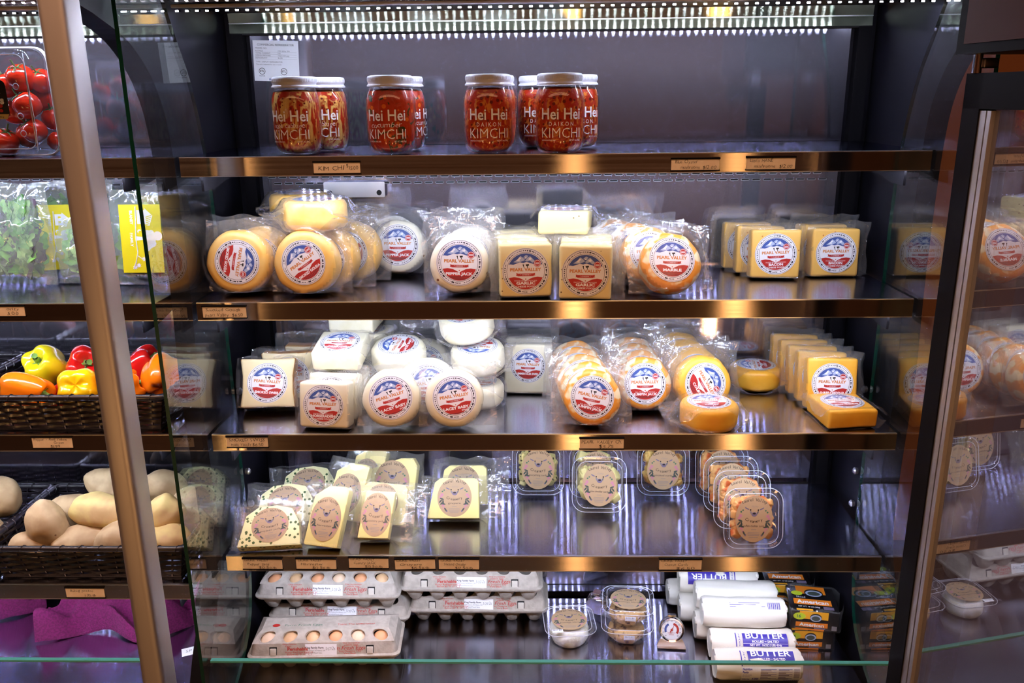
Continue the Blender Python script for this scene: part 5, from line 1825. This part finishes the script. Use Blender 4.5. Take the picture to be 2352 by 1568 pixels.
# ------------------------------------------------------------------ bags of salad greens
def leaves_mesh(w, h, t, n, seed, mats):
    rnd = random.Random(seed)
    mb = MB()
    for i in range(n):
        L0, W0 = rnd.uniform(.022, .048), rnd.uniform(.008, .020)
        M = Matrix.Translation((rnd.uniform(-w / 2 + .03, w / 2 - .03), t * rnd.uniform(.22, .78), rnd.uniform(.03, h * .78))) @ Euler((rnd.uniform(-.5, .5) + PI / 2, rnd.uniform(-.5, .5), rnd.uniform(0, 6.3))).to_matrix().to_4x4()
        vs, fs = [], []
        nu, nv = 7, 4
        for a in range(nu + 1):
            u = a / nu
            ww = W0 * math.sin(PI * min(1, .12 + u * .88)) ** .7
            for b in range(nv + 1):
                v = b / nv - .5
                z = .006 * math.sin(u * 3 + i) + .010 * abs(v) + noise.noise(Vector((u * 5 + i, v * 7, seed))) * .008 * (.3 + 2 * abs(v))
                vs.append((v * 2 * ww * (1 + .18 * math.sin(u * 22 + i)), L0 * (u - .5), z))
        for a in range(nu):
            for b in range(nv):
                q = a * (nv + 1) + b
                fs.append((q, q + 1, q + nv + 2, q + nv + 1))
        mb.add(vs, fs, rnd.choice(mats), M)
    for i, v in enumerate(mb.v):               # keep the greens inside the bag
        k = max(0.12, min(1, (h * .92 - v[2]) / (h * .4)))
        mb.v[i] = (max(-w / 2 + .016, min(w / 2 - .016, v[0])), max(.004, min(t - .004, t / 2 + (v[1] - t / 2) * k)), max(.004, min(h - .02, v[2])))
    return mb.mesh('salad_leaves', 80)


def bag_mesh(w, h, t, seed):
    """Pillow of soft film, gathered flat at the top."""
    mb = MB()
    n, m = 26, 30
    F, B = [], []
    for j in range(m + 1):
        v = j / m
        for i in range(n + 1):
            u = i / n * 2 - 1
            z = h * v
            prof = (1 - abs(u) ** 3.2) * (smooth01(v / .12) * .75 + .25) * (1 - smooth01((v - .45) / .55) * .93)
            half = t / 2 * prof
            x = u * w / 2 * (1 - .10 * smooth01((v - .6) / .4)) + noise.noise(Vector((z * 25, seed, 2))) * .005
            cr = noise.noise(Vector((x * 26 + seed, z * 22, 1))) * .006 + (abs(noise.noise(Vector((x * 50, z * 34, seed + 3)))) - .2) * .008
            wv = noise.noise(Vector((x * 12, z * 9, seed + 8))) * .010 * v
            F.append((x, t / 2 - half + cr * min(1, .3 + prof) + wv, z + noise.noise(Vector((x * 20, 1, seed))) * .010 * v))
            B.append((x, t / 2 + half + .0006 + cr * .6 + wv, z + noise.noise(Vector((x * 20, 1, seed))) * .010 * v))
    B = [(b[0], max(b[1], f[1] + .0005), b[2]) for f, b in zip(F, B)]
    q = n + 1
    fs = [(j * q + i, j * q + i + 1, (j + 1) * q + i + 1, (j + 1) * q + i) for j in range(m) for i in range(n)]
    mb.add(F, fs, 'salad_film')
    mb.add(B, [f[::-1] for f in fs], 'salad_film')
    return mb.mesh('plastic_bag', 70)


def farm_card(w, h):
    """Yellow card: white house, hill line, tree, moon, sun, and the words turned on their side."""
    mb = MB().box((-w / 2, 0, -h / 2), (w / 2, .0006, h / 2), 'card_yellow')
    k = w / .09
    R = FRONT @ Matrix.Rotation(-PI / 2, 4, 'Z')         # the picture runs down the card
    Q = lambda P, m='paper_white', z=.0004: mb.flat([(a * k, b * k) for a, b in P], z, m, R)
    Q([(-.062, .014), (-.032, .014), (-.032, -.006), (-.062, -.006)])
    Q([(-.066, .012), (-.050, .028), (-.028, .020), (-.030, .012)])
    for i in range(5):
        Q([(-.052 + .0045 * i, .0265 - .0014 * i), (-.050 + .0045 * i, .0262 - .0014 * i), (-.0455 + .0040 * i, .0130), (-.0475 + .0040 * i, .0130)], 'card_yellow', .0007)
    for x in (-.056, -.044):
        Q([(x, .002), (x + .006, .002), (x + .006, .009), (x, .009)], 'card_yellow', .0007)
    hill = [(-.070, -.008), (-.03, -.010), (.0, -.012), (.03, -.010), (.052, -.016), (.066, -.022)]
    mb.tube([tuple(R @ Vector((a * k, b * k, .0004))) for a, b in hill], .0012 * k, 'paper_white', 4)
    Q([(-.006, -.012), (.004, -.012), (.002, .004), (.006, .010), (-.008, .010), (-.004, .004)])
    for a, b, r in ((-.010, .014, .009), (.0, .020, .012), (.012, .016, .010), (.020, .012, .007), (-.012, .022, .007), (.010, .024, .008)):
        Q(disc(r, 18, a, b))
    Q(disc(.010, 20, -.006, .036))
    Q(disc(.0045, 16, -.016, -.003))
    Q(disc(.0040, 16, -.014, -.001), 'card_yellow', .0007)
    for a, b in ((.044, .002), (.058, -.010), (.062, -.018)):
        Q([(a + (.006 if i % 2 else .003) * math.cos(PI * i / 8), b + (.006 if i % 2 else .003) * math.sin(PI * i / 8)) for i in range(16)])
    mb.tube([tuple(R @ Vector((a * k, b * k, .0004))) for a, b in ((.036, -.012), (.042, -.004), (.044, .002))], .0009 * k, 'paper_white', 4)
    mb.text('BLANEY', .0085 * k, 'paper_white', R, -.046 * k, -.0215 * k, .0005, width=.030 * k, bold=.03)
    mb.text('FAMILY', .0085 * k, 'paper_white', R, .002 * k, -.0240 * k, .0005, width=.030 * k, bold=.03)
    return mb.mesh('yellow_card', 0)


def salad(label, x, y, yaw, tilt, w, h, t_, seed, mats, card=None, n=70):
    t = thing('salad_bag', label, 'bag of salad', (x, y, Z2 + t_ * math.sin(rad(max(0, tilt))) + .0006), (rad(-tilt), 0, rad(yaw)), 'bags of salad greens')
    lv = ob('salad_leaves', leaves_mesh(w, h, t_, n, seed, mats), t)
    lv['kind'] = 'stuff'
    ob('plastic_bag', bag_mesh(w, h, t_, seed), t)
    if card:
        cx, cz, cw, ch, cyy, cyaw = card
        ob('yellow_card', cached(('fc', cw, ch), lambda: farm_card(cw, ch)), t, (cx, cyy, cz), (0, 0, rad(cyaw)), label='yellow printed card')
    return t


MIX = ['leaf_green', 'leaf_pale', 'leaf_green', 'leaf_purple', 'leaf_pale']
salad('bag of mixed greens at the far end, its yellow card beside it', -.990, .118, -6, 4, .150, .186, .060, 2, MIX, (.068, .085, .062, .120, .058, 40), 190)
salad('darker bag of greens standing at the back beside the metal post', -.905, .205, 8, 3, .150, .180, .055, 5, ['leaf_green', 'leaf_purple', 'leaf_green'], None, 170)
salad('low bag of greens partly behind the metal post', -.858, .122, 0, 8, .110, .120, .050, 7, MIX, None, 110)
salad('bag of greens with the full yellow card on its front, next to the dark glass', -.738, .110, 0, 6, .140, .172, .052, 9, MIX, (.004, .085, .074, .122, -.0022, 1), 170)


# ------------------------------------------------------------------ baskets
def basket(label, x0, x1, y0, y1, z, h, group):
    """Woven tray: horizontal strands over and under upright stakes, a rolled rim and a woven floor."""
    cx, cyy = (x0 + x1) / 2, (y0 + y1) / 2
    w, d = x1 - x0, y1 - y0
    t = thing('wicker_basket', label, 'basket', (cx, cyy, z + .0008), (0, 0, 0), group)
    mb = MB()
    rows = 10
    fl = .016                                   # flare
    def corner(k):
        q = fl * (1 - k)
        return w / 2 - q, d / 2 - q
    for r in range(rows):
        k = (r + .5) / rows
        a, b = corner(k)
        zz = .004 + (h - .012) * k
        for (p, q, n, out) in (((-a, -b), (a, -b), max(6, int(w / .034)), (0, -1)), ((a, -b), (a, b), max(5, int(d / .034)), (1, 0)), ((a, b), (-a, b), max(6, int(w / .034)), (0, 1)), ((-a, b), (-a, -b), max(5, int(d / .034)), (-1, 0))):
            pts = []
            m = n * 4
            for i in range(m + 1):
                u = i / m
                o = .0030 * math.sin(PI * n * u + (PI if r % 2 else 0))
                pts.append((p[0] + (q[0] - p[0]) * u + out[0] * o, p[1] + (q[1] - p[1]) * u + out[1] * o, zz))
            # a flat strand: two-sided ribbon with thickness
            hh = (h - .012) / rows * .40
            vs, fs = [], []
            for (x, y, z_) in pts:
                for dx, dz in ((-.0011, -hh), (.0011, -hh), (.0011, hh), (-.0011, hh)):
                    vs.append((x + out[0] * dx, y + out[1] * dx, z_ + dz))
            for i in range(len(pts) - 1):
                for e in range(4):
                    fs.append((i * 4 + e, (i + 1) * 4 + e, (i + 1) * 4 + (e + 1) % 4, i * 4 + (e + 1) % 4))
            mb.add(vs, fs, 'wicker')
    for side in range(4):
        n = max(6, int(w / .034)) if side % 2 == 0 else max(5, int(d / .034))
        for i in range(n):
            u = (i + .5) / n
            P = []
            for k in (0, .5, 1):
                a, b = corner(k)
                x, y = ((-a + 2 * a * u, -b), (a, -b + 2 * b * u), (a - 2 * a * u, b), (-a, b - 2 * b * u))[side]
                P.append((x, y, .003 + (h - .008) * k))
            mb.tube(P, .0017, 'wicker', 5)
    ob('woven_sides', mb.mesh('woven_sides', 40), t)
    a, b = corner(1)
    rim = MB()
    loop = [(p[0], p[2], h - .004) for p in rrect(2 * a + .006, 2 * b + .006, .012, 0, 4, 0, 0)]
    rim.tube(loop, .0058, 'wicker', 8, True)
    n = len(loop)
    per = 2 * (a + b) * 2
    m = int(per / .03)
    for i in range(m):                            # binding turned round the rim
        s = i / m * 4
        k, u = int(s), s % 1
        x, y = ((-a + 2 * a * u, -b), (a, -b + 2 * b * u), (a - 2 * a * u, b), (-a, b - 2 * b * u))[k]
        nx, ny = ((0, -1), (1, 0), (0, 1), (-1, 0))[k]
        tx, ty = ((1, 0), (0, 1), (-1, 0), (0, -1))[k]
        pts = [(x + nx * .003 + .0064 * math.cos(c) * nx + tx * .002 * c, y + ny * .003 + .0064 * math.cos(c) * ny + ty * .002 * c, h - .004 + .0064 * math.sin(c)) for c in [PI * .25 * e - .6 for e in range(7)]]
        rim.tube(pts, .0009, 'wicker', 4)
    ob('rim', rim.mesh('rim', 60), t)
    a, b = corner(0)
    ob('woven_floor', MB().box((-a, -b, 0), (a, b, .004), 'wicker').mesh('woven_floor', 0), t)
    return t


LZ4 = 0.752
basket('black wicker basket holding the bell peppers', -1.062, -.684, .006, .262, Z3, .072, 'black wicker baskets')
basket('black wicker basket beyond the pepper basket, at the picture edge', -1.452, -1.078, .006, .262, Z3, .072, 'black wicker baskets')
basket('black wicker basket heaped with large potatoes', -1.056, -.684, .006, .262, LZ4, .076, 'black wicker baskets')
basket('black wicker basket of rounder potatoes at the picture edge', -1.446, -1.070, .006, .262, LZ4, .076, 'black wicker baskets')


# ------------------------------------------------------------------ bell peppers
def pepper_mesh(lobes, mat, seed, long=1.0):
    vs, fs = [], []
    n, m = 48, 24
    rnd = random.Random(seed)
    ph = rnd.uniform(0, 6)
    for j in range(m + 1):
        v = j / m
        th = PI * v
        for i in range(n):
            a = 2 * PI * i / n
            lob = .5 + .5 * math.cos(lobes * a + ph)
            r = .040 * math.sin(th) ** .62 * (1 - .14 * v)
            r *= 1 - .17 * (1 - lob) ** 1.5 * (.4 + .6 * math.sin(th))
            r *= 1 + .05 * math.sin(a + ph * 2)
            z = .036 * long * math.cos(th)
            if v < .5:                             # shoulders rise around the sunken stem
                z += -.017 * math.exp(-(r / .013) ** 2) + .005 * lob * math.exp(-((r - .024) / .010) ** 2)
            else:
                z += .012 * math.exp(-(r / .012) ** 2) - .004 * lob
            vs.append((r * math.cos(a), r * math.sin(a), z))
    for j in range(m):
        for i in range(n):
            i2 = (i + 1) % n
            fs.append((j * n + i, (j + 1) * n + i, (j + 1) * n + i2, j * n + i2))
    return MB().add(vs, fs, mat).mesh('flesh', 80)


def stem_mesh(long):
    z = .036 * long - .017
    mb = MB()
    mb.tube([(0, 0, z - .002), (0, .0005, z + .008), (.002, .001, z + .016), (.006, .002, z + .024)], .0048, 'stem_green', 8, False, [1.7, 1.05, .95, 1.15])
    for k in range(5):
        a = 2 * PI * k / 5
        mb.tube([(0, 0, z + .004), (.008 * math.cos(a), .008 * math.sin(a), z + .0035), (.014 * math.cos(a), .014 * math.sin(a), z + .009)], .0034, 'stem_green', 6, False, [1, .9, .35])
    return mb.mesh('stem', 60)


def pepper(label, x, y, z, rot, mat, seed, k=1.0, long=1.0, lobes=4):
    t = thing('bell_pepper', label, 'bell pepper', (x, y, z), tuple(rad(a) for a in rot), 'bell peppers in the basket')
    t.scale = (k, k, k)
    ob('flesh', pepper_mesh(lobes, mat, seed, long), t)
    ob('stem', cached(('stem', long), lambda: stem_mesh(long)), t, label='green stem')


PZ = Z3 + .072
pepper('greenish yellow bell pepper with its stem showing, at the back of the basket', -.978, .168, PZ + .004, (52, -10, 0), 'pepper_lemon', 3, 1.06)
pepper('long orange bell pepper lying in front of the greenish yellow one', -.962, .070, PZ - .010, (10, 100, -4), 'pepper_orange', 8, .92, 1.42, 3)
pepper('golden yellow bell pepper at the front rim beside the metal post', -.866, .066, PZ - .006, (-118, 10, 20), 'pepper_yellow', 5, 1.05)
pepper('bright red bell pepper behind the golden one', -.896, .166, PZ + .004, (60, 30, 10), 'pepper_red', 11, 1.05)
pepper('red bell pepper seen through the glass, at the back of the basket', -.782, .160, PZ + .002, (40, 20, 70), 'pepper_red', 14, 1.04)
pepper('orange bell pepper low at the front, seen through the glass', -.784, .070, PZ - .012, (10, 70, 40), 'pepper_orange', 17, .95)
pepper('orange bell pepper at the basket end next to the dark glass', -.727, .110, PZ + .000, (-62, 12, 20), 'pepper_orange', 21, 1.06)
pepper('red bell pepper underneath, showing between the strands', -.910, .110, PZ - .040, (0, 80, 10), 'pepper_red', 22, .8)
pepper('orange bell pepper underneath at the basket end', -1.010, .120, PZ - .036, (0, 80, 80), 'pepper_orange', 23, .8)


# ------------------------------------------------------------------ potatoes
def potato_mesh(seed, mat, dims):
    bm = bmesh.new()
    bmesh.ops.create_icosphere(bm, subdivisions=4, radius=1)
    for v in bm.verts:
        p = v.co.copy()
        k = 1 + noise.noise(p * 1.0 + Vector((seed * 3.1, 0, 0))) * .20 + noise.noise(p * 2.4 + Vector((seed, 5, 0))) * .055 + noise.noise(p * 6 + Vector((seed, 1, 3))) * .012
        v.co = Vector((p.x * dims[0], p.y * dims[1], p.z * dims[2])) * k
    me = bpy.data.meshes.new('potato')
    bm.to_mesh(me)
    bm.free()
    me.materials.append(MATS[mat])
    me.polygons.foreach_set('use_smooth', [True] * len(me.polygons))
    return me


def potato(label, x, y, z, dims, rot, seed, mat='potato', group='potatoes in the front basket'):
    o = ob('potato', potato_mesh(seed, mat, dims), None, (x, y, z), tuple(rad(a) for a in rot))
    tag(o, label, 'potato', group)


potato('big potato standing on end near the basket corner', -.966, .066, LZ4 + .090, (.037, .034, .052), (10, -8, 0), 1)
potato('potato lying behind the big upright one', -.946, .130, LZ4 + .082, (.052, .034, .036), (0, 10, 20), 2)
potato('long greenish potato lying on top of the heap', -.872, .092, LZ4 + .106, (.062, .034, .033), (6, 2, -6), 3, 'potato_green')
potato('topmost potato at the back of the heap, beside the post', -.890, .176, LZ4 + .120, (.050, .036, .034), (0, 12, 10), 4)
potato('broad potato lying low at the front rim', -.905, .064, LZ4 + .054, (.054, .036, .031), (0, -6, 10), 5)
potato('potato at the front rim right next to the post', -.822, .046, LZ4 + .070, (.046, .034, .031), (0, -10, -8), 6)
potato('low potato in the front corner of the basket', -.996, .052, LZ4 + .050, (.040, .032, .034), (0, 20, 30), 7)
potato('dark shaded potato deep under the greenish one', -.862, .130, LZ4 + .058, (.048, .036, .034), (0, 10, 50), 8)
potato('greenish yellow potato seen through the glass, standing up', -.742, .086, LZ4 + .098, (.036, .034, .046), (0, 12, 0), 9, 'potato_green')
potato('potato at the front rim seen through the glass', -.730, .050, LZ4 + .064, (.046, .034, .031), (0, 8, 0), 10, 'potato_green')
potato('potato at the back of the heap seen through the glass', -.782, .176, LZ4 + .114, (.048, .034, .034), (0, 16, 10), 11)
potato('potato at the back end of the basket by the dark glass', -.724, .150, LZ4 + .086, (.040, .034, .034), (0, 10, 20), 12)
potato('potato supporting the heap under the upright one', -.980, .140, LZ4 + .044, (.046, .036, .033), (0, 0, 40), 13)
potato('potato supporting the heap at the back', -.885, .196, LZ4 + .060, (.050, .036, .033), (0, 0, 10), 14)
G2 = 'potatoes in the edge basket'
potato('large round potato near the rim of the edge basket', -1.106, .130, LZ4 + .112, (.050, .042, .043), (0, 8, 0), 15, 'potato', G2)
potato('potato half cut by the picture edge, in the edge basket', -1.150, .080, LZ4 + .096, (.040, .036, .036), (0, 0, 0), 16, 'potato', G2)
potato('smaller potato at the basket edge under the large round one', -1.102, .080, LZ4 + .068, (.040, .034, .032), (0, 30, 0), 17, 'potato', G2)
potato('potato low in the edge basket at its front', -1.150, .050, LZ4 + .056, (.040, .034, .032), (0, 30, 0), 18, 'potato', G2)
for k, (x, y) in enumerate(((-1.118, .160), (-1.19, .10))):
    potato(('dusty pink round potato in the basket beyond the peppers', 'second dusty pink potato beyond the peppers')[k], x, y, PZ - .004, (.036, .034, .034), (0, 0, 0), 19 + k, 'potato_pink', 'pink potatoes')


# ------------------------------------------------------------------ purple towels and a loose card on the bottom deck
def towel_mesh(front, back, height, seed):
    """Crumpled terry cloth between a front hem and a back hem, both polylines on the deck."""
    nu, nv = 90, 44
    F, Bk = spline(front, 8), spline(back, 8)

    def at(P, u):
        s = u * (len(P) - 1)
        i = min(int(s), len(P) - 2)
        t_ = s - i
        return Vector((P[i][0] + (P[i + 1][0] - P[i][0]) * t_, P[i][1] + (P[i + 1][1] - P[i][1]) * t_))
    top, bot = [], []
    for j in range(nv + 1):
        v = j / nv
        for i in range(nu + 1):
            u = i / nu
            p = at(F, u).lerp(at(Bk, u), v)
            z = height * smooth01(v * 1.25) * (.55 + .45 * math.sin(PI * min(1, u * 1.1))) * smooth01(u / .16 + .1)
            fold = abs(math.sin((u * 2.6 + v * .9) * PI + seed)) ** 1.3 * .052 + abs(noise.noise(Vector((u * 4 + seed, v * 2.5, 1)))) * .030 + .012 * math.sin((v * 2.2 - u * 1.4) * PI * 2)
            z += fold * smooth01(v * 9 + .2) + .004
            z += noise.noise(Vector((u * 60, v * 44, seed))) * .0012
            top.append((p.x, p.y, z))
            bot.append((p.x, p.y, max(.0004, z - .0045)))
    q = nu + 1
    fs = [(j * q + i, j * q + i + 1, (j + 1) * q + i + 1, (j + 1) * q + i) for j in range(nv) for i in range(nu)]
    mb = MB().add(top + bot, fs + [tuple(k + len(top) for k in f[::-1]) for f in fs], 'towel')
    edge = [i for i in range(q)] + [j * q + nu for j in range(1, nv + 1)] + [nv * q + i for i in range(nu - 1, -1, -1)] + [j * q for j in range(nv - 1, 0, -1)]
    n = len(edge)
    mb.add(top + bot, [(edge[k], len(top) + edge[k], len(top) + edge[(k + 1) % n], edge[(k + 1) % n]) for k in range(n)], 'towel')
    return mb.mesh('purple_towel', 80)



o = ob('towel', towel_mesh([(-1.078, .126), (-1.040, .136), (-.990, .158), (-.940, .168), (-.885, .136), (-.838, .128), (-.800, .160), (-.770, .190)],
                           [(-1.058, .215), (-1.020, .268), (-.975, .285), (-.930, .285), (-.880, .285), (-.835, .285), (-.790, .280), (-.752, .262)], .085, 1), None, (0, 0, ZD + .0006))
tag(o, 'purple terry towel heaped on the bottom deck behind the post', 'towel', 'purple towels')
o = ob('towel', towel_mesh([(-1.36, .15), (-1.30, .150), (-1.25, .170), (-1.20, .205), (-1.16, .225), (-1.125, .255)], [(-1.36, .285), (-1.30, .286), (-1.25, .288), (-1.20, .290), (-1.15, .292), (-1.11, .292)], .075, 2), None, (0, 0, ZD + .0006))
tag(o, 'second purple terry towel at the edge of the picture', 'towel', 'purple towels')
t = thing('paper_card', 'loose white handwritten card lying on the bottom deck by the dark glass', 'card', (-.724, .108, ZD + .0006), (rad(-86), 0, rad(24)))
mb = MB().box((-.034, 0, -.016), (.034, .0006, .016), 'paper_white')
ob('card', mb.mesh('card', 0), t)
mb = MB()
mb.hand('SP', .012, 'ink_black', Matrix.Translation((0, -.0004, 0)) @ FRONT, -.026, .001, 0, 3)
mb.hand('.00', .010, 'ink_black', Matrix.Translation((0, -.0004, 0)) @ FRONT, .004, -.012, 0, 4)
ob('handwriting', mb.mesh('handwriting', 0), t)

price_tag('kraft price tag under the bagged salad, cut by the picture edge', -.985, -.895, 1.2715, 1.2915, (A('ority', .66, .56, .0078, .24), A('5.00', .66, .14, .0080, .22)))
price_tag('kraft price tag for peppers below the pepper basket', -.923, -.851, 1.029, 1.052, (A('Pepper - Red/Yellow', .05, .66, .0068, .84), A('Green', .54, .40, .0064, .26), A('$1.99', .44, .08, .0072, .26)))
price_tag('kraft price tag for baking potatoes below the potato basket', -.911, -.838, .7250, .7480, (A('Baking potato', .12, .56, .0070, .60), A('1.35/lb', .48, .14, .0074, .30)))
